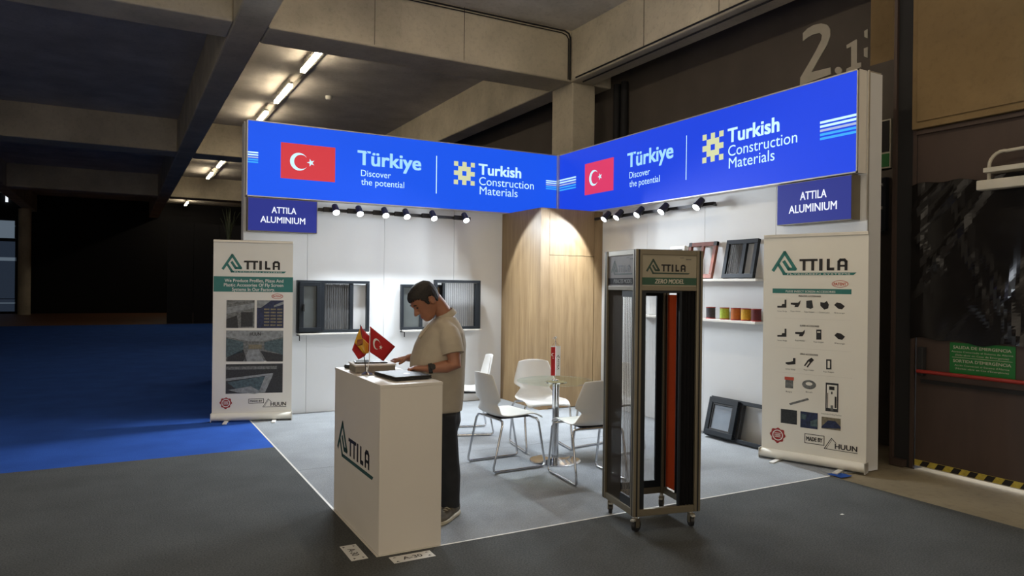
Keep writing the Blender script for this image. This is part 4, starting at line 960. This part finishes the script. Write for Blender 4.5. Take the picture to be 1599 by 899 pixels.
def face(origin, U_, parts):
    for nm, x0, x1, m, kind, zz0, zz1 in parts:
        if kind == 'pleat': o = pleats(MB(), x0, x1, zz0, zz1, max(4, int((x1-x0)/0.012)), 0.005).build(nm, m, cart)
        else: o = MB().box(x0, x1, -0.008, 0.008, zz0, zz1).build(nm, m, cart)
        N = Vector(U_).cross(Vector((0, 0, 1))); Um = Vector(U_)
        o.matrix_basis = Matrix(((Um.x, -N.x, 0, origin[0]), (Um.y, -N.y, 0, origin[1]), (0, 0, 1, 0), (0, 0, 0, 1)))
# side with PRINCESS MODEL (seen obliquely): dense screen, then a see-through pleated strip
face((0.020, SV-PW, 0), (0, -1, 0), [('dense_screen', 0.0, 0.215, M['screen_dense'], 'pleat', ZB0, ZB1), ('slide_bar', 0.36, 0.385, M['anth'], 'bar', ZB0, ZB1), ('sheer_screen', 0.225, 0.36, M['screen_light'], 'pleat', ZB0+0.06, ZB1-0.045),
     ('cross_bar', 0.215, 0.36, M['anth'], 'bar', ZB1-0.045, ZB1), ('cross_bar', 0.215, 0.36, M['anth'], 'bar', ZB0, ZB0+0.06)])
# front side: open on the left, black pleats on the right
face((PW, 0.020, 0), (1, 0, 0), [('slide_bar', 0.0, 0.035, M['anth'], 'bar', ZB0, ZB1), ('black_screen', 0.30, SU-2*PW, mat('black_pleat', (0.006, 0.006, 0.007), rough=0.9, spec=0.1), 'pleat', ZB0, ZB1), ('slide_bar', 0.285, 0.30, M['anth'], 'bar', ZB0, ZB1), ('cross_bar', 0.035, 0.285, M['anth'], 'bar', ZB1-0.015, ZB1)])
# rear side: dense brown-black screen with one sheer strip
face((PW, SV-0.020, 0), (1, 0, 0), [('sheer_screen', 0.0, 0.352, M['screen_light'], 'pleat', ZB0+0.05, ZB1-0.04), ('slide_bar', 0.36, SU-2*PW, M['anth'], 'bar', ZB0, ZB1), ('cross_bar', 0.0, 0.36, M['anth'], 'bar', ZB1-0.04, ZB1), ('cross_bar', 0.0, 0.36, M['anth'], 'bar', ZB0, ZB0+0.05)])
# far side: orange pleats then black
face((SU-0.020, PW, 0), (0, 1, 0), [('orange_screen', 0.245, 0.385, M['orange'], 'pleat', ZB0+0.01, ZB1-0.03), ('black_screen', 0.0, 0.235, MATS['black_pleat'], 'pleat', ZB0, ZB1), ('slide_bar', 0.235, 0.245, M['anth'], 'bar', ZB0, ZB1)])
# castors
for (x, y, rz) in ((0.045, 0.045, 0.5), (SU-0.045, 0.045, 1.4), (0.045, SV-0.045, 1.2), (SU-0.045, SV-0.045, 0.9)):
    cs = bpy.data.objects.new('castor', None); COL.objects.link(cs); cs.parent = cart; cs.location = (x, y, 0); cs.rotation_euler = (0, 0, rz)
    MB().tube([(0.0, -0.012, 0.038), (0, -0.0119, 0.038), (0, 0.0119, 0.038), (0, 0.012, 0.038)], [0.030, 0.038, 0.038, 0.030], 20).build('wheel', M['blackpl'], cs, smooth=True)
    MB().cyl((0, -0.016, 0.038), (0, 0.016, 0.038), 0.012).build('hub', M['alu'], cs)
    MB().box(-0.022, 0.016, -0.018, -0.0145, 0.03, 0.085).box(-0.022, 0.016, 0.0145, 0.018, 0.03, 0.085).box(-0.022, 0.016, -0.018, 0.018, 0.080, 0.090).build('fork', M['alu_bronze'], cs)
    MB().cyl((0, 0, 0.088), (0, 0, 0.108), 0.013).build('stem', M['alu'], cs); MB().box(-0.05, -0.02, -0.014, 0.014, 0.072, 0.084).build('brake_pedal', M['alu'], cs, bevel=0.003)

# round glass table
TX, TY = 2.165, 1.49
tt = thing('round_table', (TX, TY, 0.0015), 'round glass table on a chrome pedestal between the white chairs', 'table')
MB().lathe([(0.235, 0), (0.235, 0.006), (0.20, 0.014), (0.05, 0.022), (0.034, 0.03)], 40).build('base_plate', M['chrome'], tt, smooth=True)
MB().lathe([(0.032, 0.022), (0.032, 0.715)], 24).build('pedestal', M['chrome'], tt, smooth=True)
MB().lathe([(0.10, 0.715), (0.10, 0.724), (0.0, 0.724)], 28).build('top_mount', M['chrome'], tt, smooth=True)
MB().lathe([(0.352, 0.725), (0.357, 0.728), (0.357, 0.733), (0.352, 0.736)], 56).build('glass_top', M['glass'], tt)
# pennants on the table
fpz = 0.7405
fpn = thing('pennant_stand', (TX-0.02, TY-0.02, fpz), 'small desk stand with a red and a white hanging pennant on the glass table', 'pennant stand', math.radians(-29))
MB().lathe([(0.03, 0), (0.03, 0.008), (0.006, 0.014)], 16).build('base', M['chrome'], fpn, smooth=True)
MB().tube([(0.0, 0, 0.01), (0, 0, 0.36), (-0.008, 0, 0.385), (-0.02, 0, 0.39), (-0.025, 0, 0.38)], 0.003, 8).build('pole', M['chrome'], fpn, smooth=True)
MB().lathe([(0.001, 0.38), (0.010, 0.386), (0.010, 0.396), (0.001, 0.402)], 12).build('finial', M['alu'], fpn, smooth=True)
MB().tube([(-0.035, -0.01, 0.31), (0, -0.006, 0.36), (0.035, -0.01, 0.31)], 0.0015, 6).build('cord', M['redwood'], fpn)
a1 = MB().box(-0.042, -0.004, -0.014, -0.011, 0.045, 0.31).build('red_pennant', M['flag_red'], fpn); a2 = MB().box(0.002, 0.044, -0.014, -0.011, 0.045, 0.31).build('white_pennant', M['flag_white'], fpn)
for q in ((-0.042, -0.004), (0.002, 0.044)): MB().box(q[0], q[1], -0.016, -0.009, 0.306, 0.314).build('top_rod', M['paper'], fpn)
cm = Flat().rect(0, 0.001, 0, 0.001, 0).build('print_anchor', M['flag_red'], a1); frame(cm, (-0.023, -0.0146, 0.235), (1, 0, 0))
mb = Flat(); oo, qq = crescent(-0.03, -0.03, 0.06)
for i in range(len(oo)-1): mb.poly([oo[i], oo[i+1], qq[i+1], qq[i]], 0.0)
cm2 = mb.build('crescent', M['flag_white'], a1); frame(cm2, (-0.023, -0.0148, 0.235), (1, 0, 0))
sm = Flat()
st = star(0, 0, 0.007)
for i in range(10): sm.poly([(0, 0), st[i], st[(i+1) % 10]], 0)
frame(sm.build('star', M['flag_white'], a1), (-0.023, -0.0148, 0.205), (1, 0, 0))
bpy.data.objects.remove(cm)
lv = text(a2, 'ATTILA', 0, 0, 0.014, M['ink'], width=0.10, off=0.02, z=0.0); frame(lv, (0.018, -0.0148, 0.20), (0, 0, -1), (1, 0, 0))
tri = Flat().stroke([(-0.012, 0), (0, 0.02), (0.012, 0), (0.002, 0)], 0.004).build('logo_mark', M['ink'], a2); frame(tri, (0.023, -0.0148, 0.212), (1, 0, 0))

# cantilever chairs: seat opens towards local +X
def chair():
    r = thing('chair', (0, 0, 0.0015), 'x', 'chair', 0, 'white shell chairs around the glass table')
    prof = [(0.24, 0.448, 0.215), (0.235, 0.462, 0.222), (0.15, 0.468, 0.228), (0.02, 0.458, 0.232), (-0.10, 0.450, 0.230), (-0.165, 0.458, 0.225), (-0.205, 0.49, 0.215), (-0.222, 0.53, 0.188), (-0.229, 0.56, 0.158), (-0.233, 0.576, 0.156), (-0.238, 0.605, 0.222), (-0.243, 0.63, 0.226), (-0.256, 0.69, 0.210), (-0.272, 0.76, 0.185), (-0.286, 0.825, 0.165), (-0.290, 0.845, 0.155)]
    nx = 12; vs = []; fs = []
    for k, (x, z, hw) in enumerate(prof):
        for i in range(nx+1):
            t = -1+2*i/nx; cup = (abs(t)**2.2)
            seat = 1.0 if k < 5 else 0.0
            vs.append((x+(0.045*cup if k > 6 else 0.015*cup*(k/6)), hw*t, z+(0.022*cup if 1 < k < 6 else 0.0)-(0.02*cup if k < 2 else 0)-(0.015*cup if k > 14 else 0)))
    for k in range(len(prof)-1):
        for i in range(nx): a = k*(nx+1)+i; fs.append((a, a+1, a+nx+2, a+nx+1))
    o = MB().add(vs, fs).build('seat_shell', M['plastic_white'], r, smooth=True)
    sd_ = o.modifiers.new('thick', 'SOLIDIFY'); sd_.thickness = 0.012; sd_.offset = 0
    sb = o.modifiers.new('round', 'SUBSURF'); sb.levels = 1; sb.render_levels = 1
    for s in (-1, 1):
        y = 0.235*s; yi = 0.17*s
        pts = [(-0.17, yi, 0.437), (-0.175, y-0.02*s, 0.432), (-0.185, y, 0.40), (-0.265, y, 0.05), (-0.262, y, 0.024), (-0.245, y, 0.012), (-0.21, y, 0.011), (0.21, y, 0.011), (0.235, y, 0.013), (0.252, y, 0.028), (0.25, y, 0.06), (0.185, y, 0.40), (0.172, y-0.01*s, 0.432), (0.15, yi, 0.442)]
        MB().tube(pts, 0.0105, 10).build('sled_leg', M['chrome'], r, smooth=True)
    for x, z in ((-0.17, 0.437), (0.15, 0.442)): MB().tube([(x, -0.18, z), (x, 0.18, z)], 0.0105, 8).build('cross_tube', M['chrome'], r, smooth=True)
    MB().box(-0.16, 0.14, -0.13, 0.13, 0.436, 0.447).build('mount_plate', M['blackpl'], r)
    return r
ch = chair()
for i, (x, y, ang, lb) in enumerate(((1.70, 1.565, 2, 'white shell chair nearest the counter, its back towards the man'), (2.335, 2.03, -101, 'white shell chair behind the glass table, facing the aisle'),
                                     (2.115, 0.915, 84, 'white shell chair with its back to the aisle beside the display cart'), (1.975, 3.02, 163, 'white shell chair near the back wall, half hidden by the man'),
                                     (2.86, 1.62, 188, 'white shell chair hidden behind the display cart'))):
    o = ch if i == 0 else copy_tree(ch)
    o.location = (x, y, 0.0015); o.rotation_euler = (0, 0, math.radians(ang)); o['label'] = lb

# stand number plates on the carpet
def plate(c, rz, label, flip=1):
    r = thing('stand_plate', (c[0], c[1], 0.0005), label, 'plate', rz)
    p = MB().box(-0.128, 0.128, -0.05, 0.05, 0, 0.0015).build('plate_body', M['paper'], r, bevel=0.0004)
    text(r, 'A-30', 0, -0.022, 0.042, M['ink'], width=0.118, off=0.012, z=0.002, align='C')
    for x, y, s in ((-0.10, -0.032, 1), (0.10, -0.022, -1), (0.10, 0.03, -1), (-0.10, 0.03, 1)):
        Flat().poly([(x-0.012, y-0.007), (x+0.012, y-0.007), (x, y+0.008)], 0.002).build('arrow_mark', M['ink'] if y < 0 else M['photo_mid'], r)
    return r
plate((0.171, -0.104), 0.0, 'white A-30 plate on the carpet before the narrow counter front')
plate((-0.114, 0.119), -PI/2-0.0, 'white A-30 plate on the carpet beside the logo side of the counter')
tag(MB().box(-0.012, 0.012, -0.008, 0.008, 0, 0.002).build('paper_scrap', M['paper']), 'tiny white paper scrap on the dark aisle carpet', 'scrap').location = onz(1315, 803) + Vector((0, 0, 0.0005))
bt = onz(1312, 743); tag(MB().box(-0.05, 0.09, -0.05, 0.09, 0, 0.002).build('blue_tape', M['blue_carpet']), 'small blue carpet patch under the accessories banner', 'patch').location = (bt.x, bt.y, 0.0015)

# ================================================================== the man behind the counter
def ring(c, a, b, n=20, p=2.0):
    c, a, b = Vector(c), Vector(a), Vector(b); out = []
    for k in range(n):
        t = 2*PI*k/n; ct, st_ = math.cos(t), math.sin(t)
        out.append(c+a*(abs(ct)**(2/p))*(1 if ct >= 0 else -1)+b*(abs(st_)**(2/p))*(1 if st_ >= 0 else -1))
    return out
def limb(mb, pts, rad, n=14, ends=True):
    pts = [Vector(p) for p in pts]
    if ends:
        d0 = (pts[0]-pts[1]).normalized()*rad[0]; d1 = (pts[-1]-pts[-2]).normalized()*rad[-1]
        pts = [pts[0]+d0*0.9, pts[0]+d0*0.6]+pts+[pts[-1]+d1*0.6, pts[-1]+d1*0.9]; rad = [rad[0]*0.4, rad[0]*0.8]+list(rad)+[rad[-1]*0.8, rad[-1]*0.4]
    return mb.tube(pts, rad, n)
def ball(mb, c, a, b, d, n=14):
    c, a, b, d = map(Vector, (c, a, b, d))
    return mb.loft([ring(c+d*math.sin(t), a*max(math.cos(t), 0.05), b*max(math.cos(t), 0.05), n) for t in [-PI/2+PI*k/10 for k in range(11)]])
def fuse(mb, name, m, parent, vox, smooth_it=4):
    me = bpy.data.meshes.new(name); me.from_pydata([tuple(v) for v in mb.v], [], mb.f); me.update()
    bm = bmesh.new(); bm.from_mesh(me); bmesh.ops.recalc_face_normals(bm, faces=bm.faces); bm.to_mesh(me); bm.free()
    o = bpy.data.objects.new(name, me); COL.objects.link(o)
    r = o.modifiers.new('fuse', 'REMESH'); r.mode = 'VOXEL'; r.voxel_size = vox
    sm_ = o.modifiers.new('smooth', 'SMOOTH'); sm_.factor = 0.5; sm_.iterations = smooth_it
    dg = bpy.context.evaluated_depsgraph_get(); m2 = bpy.data.meshes.new_from_object(o.evaluated_get(dg))
    bpy.data.objects.remove(o); m2.name = name
    return link(name, m2, m, parent, smooth=True)
YM = 0.56
base = Vector((0.66, YM, 0.0015))
man = thing('person', base, 'person in a beige polo shirt bending over the counter, looking down at papers', 'person')
def Q(x, y, Y=YM): return ony(x, y, Y)-base
X_, Y_ = Vector((1, 0, 0)), Vector((0, 1, 0))
# head frame
T = math.radians(41); fw = Vector((-math.cos(T), 0, -math.sin(T))); upv = Vector((-math.sin(T), 0, math.cos(T)))
HO = Q(664, 468)+fw*0.0
def hp(f, y, z): return HO+fw*f+Y_*y+upv*z
HEAD = [(-0.128, 0.035, 0.080, 0.026), (-0.118, 0.0, 0.093, 0.042), (-0.10, -0.02, 0.098, 0.053), (-0.07, -0.055, 0.097, 0.061), (-0.03, -0.088, 0.095, 0.069), (0.0, -0.098, 0.094, 0.074), (0.04, -0.103, 0.099, 0.077), (0.08, -0.095, 0.086, 0.070), (0.105, -0.07, 0.06, 0.050), (0.118, -0.03, 0.02, 0.022)]
def head_rings(g=0.0): return [ring(hp((f0+f1)/2, 0, z*(1+g*4)), fw*((f1-f0)/2+g), Y_*(w_+g), 22, 2.2) for z, f0, f1, w_ in HEAD]
skin = MB(); skin.loft(head_rings())
limb(skin, [hp(0.085, 0, 0.018), hp(0.108, 0, -0.018), hp(0.118, 0, -0.034)], [0.008, 0.011, 0.014], 10)      # nose
for s in (-1, 1): limb(skin, [hp(0.098, 0.010*s, -0.036), hp(0.102, 0.014*s, -0.038)], [0.008, 0.007], 8)
limb(skin, [hp(0.09, -0.03, 0.022), hp(0.099, 0, 0.026), hp(0.09, 0.03, 0.022)], [0.009, 0.010, 0.009], 8)        # brow
limb(skin, [hp(0.088, -0.02, -0.072), hp(0.097, 0, -0.070), hp(0.088, 0.02, -0.072)], [0.006, 0.008, 0.006], 8)   # lips
limb(skin, [hp(0.088, -0.018, -0.083), hp(0.096, 0, -0.083), hp(0.088, 0.018, -0.083)], [0.006, 0.008, 0.006], 8)
for s in (-1, 1):
    ball(skin, hp(-0.012, 0.080*s, -0.012), fw*0.019, Y_*0.012, upv*0.033, 12)
    limb(skin, [hp(-0.006, 0.086*s, 0.018), hp(-0.026, 0.092*s, 0.012), hp(-0.030, 0.092*s, -0.010), hp(-0.018, 0.084*s, -0.036)], [0.006, 0.007, 0.007, 0.006], 8)
NB = Q(697, 497)
limb(skin, [hp(-0.045, 0, -0.03), hp(-0.05, 0, -0.085), NB+Vector((0, 0, 0.01)), NB+Vector((0.01, 0, -0.06))], [0.060, 0.056, 0.060, 0.075], 18)
# trunk and legs under the clothes
def trow(y, xf, xb, hw, Y=YM): a = Q(xf, y, Y); b = Q(xb, y, Y); return (a+b)/2, (b-a).length/2, hw
TR = [trow(640, 654, 717, 0.165), trow(610, 646, 720, 0.178), trow(580, 643, 721.5, 0.182), trow(558, 644, 722, 0.184), trow(536, 652, 722.5, 0.192), trow(518, 662, 719, 0.190), trow(504, 674, 714, 0.135), trow(494, 683, 708, 0.085)]
skin.loft([ring(c, X_*(d*0.86), Y_*(hw*0.86), 22, 2.3) for c, d, hw in TR])
feet = []
for s, Yl, px in ((-1, 0.47, 699), (1, 0.66, 694)):
    hip, kn, an = Q(692, 650, Yl), Q(px, 712, Yl), Q(px+4, 782, Yl)
    limb(skin, [hip, kn, an], [0.07, 0.052, 0.038], 14); feet.append((hip, kn, an))
    ball(skin, an+Vector((0, 0, -0.045)), X_*0.03, Y_*0.03, Vector((0, 0, 0.03)))
# arms
SH = {-1: Q(703, 526, 0.385), 1: Q(700, 526, 0.74)}
EL = {-1: Q(711, 570, 0.325), 1: Vector((0.66, 0.80, 1.09))-base}
WR = {-1: Q(668, 575.5, 0.40), 1: Vector((0.455, 0.765, 1.075))-base}
HD = {-1: Vector((-0.95, 0.26, 0.06)).normalized(), 1: Vector((-0.97, -0.12, -0.10)).normalized()}
def hand(mb, w_, d, inner):
    side = Vector((0, 0, 1)).cross(d).normalized()*1.0; nrm = d.cross(side).normalized()
    if nrm.z < 0: nrm = -nrm
    if side.y*inner < 0: side = -side           # side points to the thumb
    mb.loft([ring(w_-d*0.015, side*0.027, nrm*0.020, 14), ring(w_+d*0.02, side*0.034, nrm*0.021, 14), ring(w_+d*0.06, side*0.042, nrm*0.019, 14), ring(w_+d*0.088, side*0.041, nrm*0.014, 14), ring(w_+d*0.094, side*0.034, nrm*0.008, 14)])
    for k, (o, ln) in enumerate(((0.031, 0.070), (0.011, 0.079), (-0.010, 0.074), (-0.030, 0.058))):
        a = w_+d*0.082+side*o; b = a+(d*0.93-nrm*0.30)*ln*0.42; c = b+(d*0.45-nrm*0.80)*ln*0.34; e = c+(d*-0.3-nrm*0.80)*ln*0.24
        limb(mb, [a, b, c, e], [0.0098, 0.0095, 0.0085, 0.0072], 9)
    a = w_+d*0.025+side*0.030; b = a+d*0.030+side*0.026-nrm*0.008; c = b+d*0.032+side*0.004-nrm*0.012
    limb(mb, [a, b, c], [0.014, 0.0115, 0.009], 9)
for s in (-1, 1):
    limb(skin, [SH[s], SH[s].lerp(EL[s], 0.5), EL[s], EL[s].lerp(WR[s], 0.3), EL[s].lerp(WR[s], 0.75), WR[s]], [0.052, 0.050, 0.043, 0.044, 0.033, 0.027], 14)
    hand(skin, WR[s]+HD[s]*0.012, HD[s], -s)
body = fuse(skin, 'body', M['skin'], man, 0.0055, 3)
# face details
for s in (-1, 1): ball(MB(), hp(0.0885, 0.031*s, 0.004), fw*0.007, Y_*0.013, upv*0.005).build('eye', M['ink'], man, smooth=True); limb(MB(), [hp(0.094, 0.018*s, 0.026), hp(0.098, 0.032*s, 0.031), hp(0.088, 0.05*s, 0.026)], [0.004, 0.005, 0.003], 8).build('eyebrow', M['hair'], man, smooth=True)
limb(MB(), [hp(0.094, -0.02, -0.0775), hp(0.1015, 0, -0.077), hp(0.094, 0.02, -0.0775)], [0.002, 0.003, 0.002], 8).build('mouth', M['red_ink'], man, smooth=True)
# hair: cap over the skull, short at the sides and nape
hr = MB(); RG = [[Vector(q) for q in r_] for r_ in head_rings(0.005)]
hr.loft(RG); hme = bpy.data.meshes.new('hair'); hme.from_pydata([tuple(v) for v in hr.v], [], hr.f)
bm = bmesh.new(); bm.from_mesh(hme); bmesh.ops.subdivide_edges(bm, edges=bm.edges[:], cuts=4, use_grid_fill=True)
kill = []
for f_ in bm.faces:
    c = f_.calc_center_median()-HO; ff, zz = c.dot(fw), c.dot(upv)
    K = ((-0.2, -0.085), (-0.06, -0.08), (-0.045, -0.045), (-0.03, 0.015), (0.0, 0.022), (0.012, -0.015), (0.026, -0.018), (0.036, 0.03), (0.055, 0.05), (0.075, 0.062), (0.2, 0.062)); lim = K[0][1]
    for (f_a, z_a), (f_b, z_b) in zip(K, K[1:]):
        if f_a <= ff <= f_b: lim = z_a+(z_b-z_a)*(ff-f_a)/(f_b-f_a)
    lim += 0.003*math.sin(ff*300+c.y*170)
    if zz < lim: kill.append(f_)
bmesh.ops.delete(bm, geom=kill, context='FACES'); bmesh.ops.recalc_face_normals(bm, faces=bm.faces); bm.to_mesh(hme); bm.free()
ho = link('hair', hme, M['hair'], man, smooth=True); sdm = ho.modifiers.new('thick', 'SOLIDIFY'); sdm.thickness = 0.009; sdm.offset = 0.0
# polo shirt
sh = MB(); sh.loft([ring(c, X_*(d*1.0), Y_*(hw*1.0), 26, 2.3) for c, d, hw in TR])
for s in (-1, 1):
    limb(sh, [SH[s]+Vector((-0.01, -0.12*s, 0.075)), SH[s]+Vector((0, -0.03*s, 0.022)), SH[s]+Vector((0.002, 0, -0.03)), SH[s].lerp(EL[s], 0.50)], [0.058, 0.072, 0.080, 0.076], 18, ends=False)
    sh.tube([SH[s].lerp(EL[s], 0.3), SH[s].lerp(EL[s], 0.60)], [0.076, 0.074], 18)
shirt = fuse(sh, 'polo_shirt', M['polo'], man, 0.008, 6)
for s in (-1, 1):
    a, b = SH[s].lerp(EL[s], 0.545), SH[s].lerp(EL[s], 0.60); MB().tube([a, b], [0.0765, 0.076], 20).build('sleeve_hem', M['polo'], shirt, smooth=True)
cc = Q(694.5, 489.5); ct_ = Vector((-0.50, 0, 0.86)).normalized(); cx_ = Vector((0.86, 0, 0.50)).normalized()
MB().loft([ring(cc-ct_*0.028, cx_*0.079, Y_*0.082, 22), ring(cc+ct_*0.012, cx_*0.068, Y_*0.070, 22), ring(cc+ct_*0.014, cx_*0.063, Y_*0.065, 22), ring(cc-ct_*0.026, cx_*0.070, Y_*0.072, 22)], caps=False, closed=True).build('collar', M['polo'], shirt, smooth=True)
q1, q2 = Q(671, 508), Q(657, 527); MB().tube([q1+Vector((-0.006, 0, 0)), q2+Vector((-0.012, 0, 0))], [0.010, 0.012], 8).build('placket', M['polo'], shirt, smooth=True)
# trousers
trs = MB(); c0_, d0_, h0_ = trow(632, 656, 716, 0.16); c1_, d1_, h1_ = trow(655, 660, 716, 0.165)
trs.loft([ring(c0_, X_*d0_*0.93, Y_*h0_*0.95, 20, 2.3), ring(c1_, X_*d1_*0.95, Y_*h1_, 20, 2.3), ring(c1_+Vector((0, 0, -0.08)), X_*d1_*0.75, Y_*h1_*0.9, 20, 2.3)])
for hip, kn, an in feet: trs.tube([hip+Vector((0.0, 0, 0.02)), hip.lerp(kn, 0.4), kn, kn.lerp(an, 0.45), an+Vector((0, 0, 0.02)), an+Vector((0.0, 0, -0.035))], [0.098, 0.088, 0.078, 0.082, 0.066, 0.068], 18)
fuse(trs, 'trousers', M['trousers'], man, 0.009, 5)
# shoes
def shoe(heel, d):
    d = Vector((d[0], d[1], 0)).normalized(); sd2 = Vector((-d.y, d.x, 0)); up = Vector((0, 0, 1)); so = bpy.data.objects.new('shoe', None); COL.objects.link(so); so.parent = man
    P = [(-0.035, 0.030, 0.085), (0.0, 0.038, 0.10), (0.05, 0.040, 0.095), (0.10, 0.044, 0.075), (0.16, 0.049, 0.058), (0.21, 0.047, 0.046), (0.245, 0.034, 0.036), (0.256, 0.015, 0.028)]
    MB().loft([ring(heel+d*t+up*(0.022+(h-0.022)/2), sd2*w2_, up*((h-0.022)/2+0.004), 18, 2.6) for t, w2_, h in P]).build('upper', M['shoe'], so, smooth=True)
    MB().loft([ring(heel+d*t+up*0.016, sd2*(w2_+0.005), up*0.016, 18, 4) for t, w2_, h in [(-0.045, 0.02, 0)]+P+[(0.266, 0.010, 0)]]).build('sole', M['sole'], so, smooth=True)
    for k in range(4): MB().tube([heel+d*(0.085+0.02*k)+sd2*-0.028+up*(0.078-0.008*k), heel+d*(0.088+0.02*k)+up*(0.092-0.009*k), heel+d*(0.085+0.02*k)+sd2*0.028+up*(0.078-0.008*k)], 0.004, 6).build('lace', M['sole'], so)
    MB().tube([heel+d*0.02-sd2*0.042*(1 if True else 0)+up*0.04, heel+d*0.07-sd2*0.046+up*0.055, heel+d*0.13-sd2*0.05+up*0.035], 0.005, 6).build('side_stripe', M['sole'], so)
h_ = onz(709, 804)-base; h_.z = 0; t_ = onz(687, 818)-base
shoe(h_, t_-h_)
an = feet[1][2]; shoe(Vector((an.x+0.01, an.y, 0)), (-1, 0.12))
# watch
wd_ = EL[-1].lerp(WR[-1], 0.90); ax_ = (WR[-1]-EL[-1]).normalized()
wt = MB().tube([wd_-ax_*0.013, wd_+ax_*0.013], [0.0345, 0.0335], 20).build('watch', M['blackpl'], man, smooth=True)
MB().tube([wd_+Vector((0, -0.030, 0.012)), wd_+Vector((0, -0.042, 0.016))], [0.020, 0.020], 18).build('watch_case', M['blackpl'], wt, smooth=True)
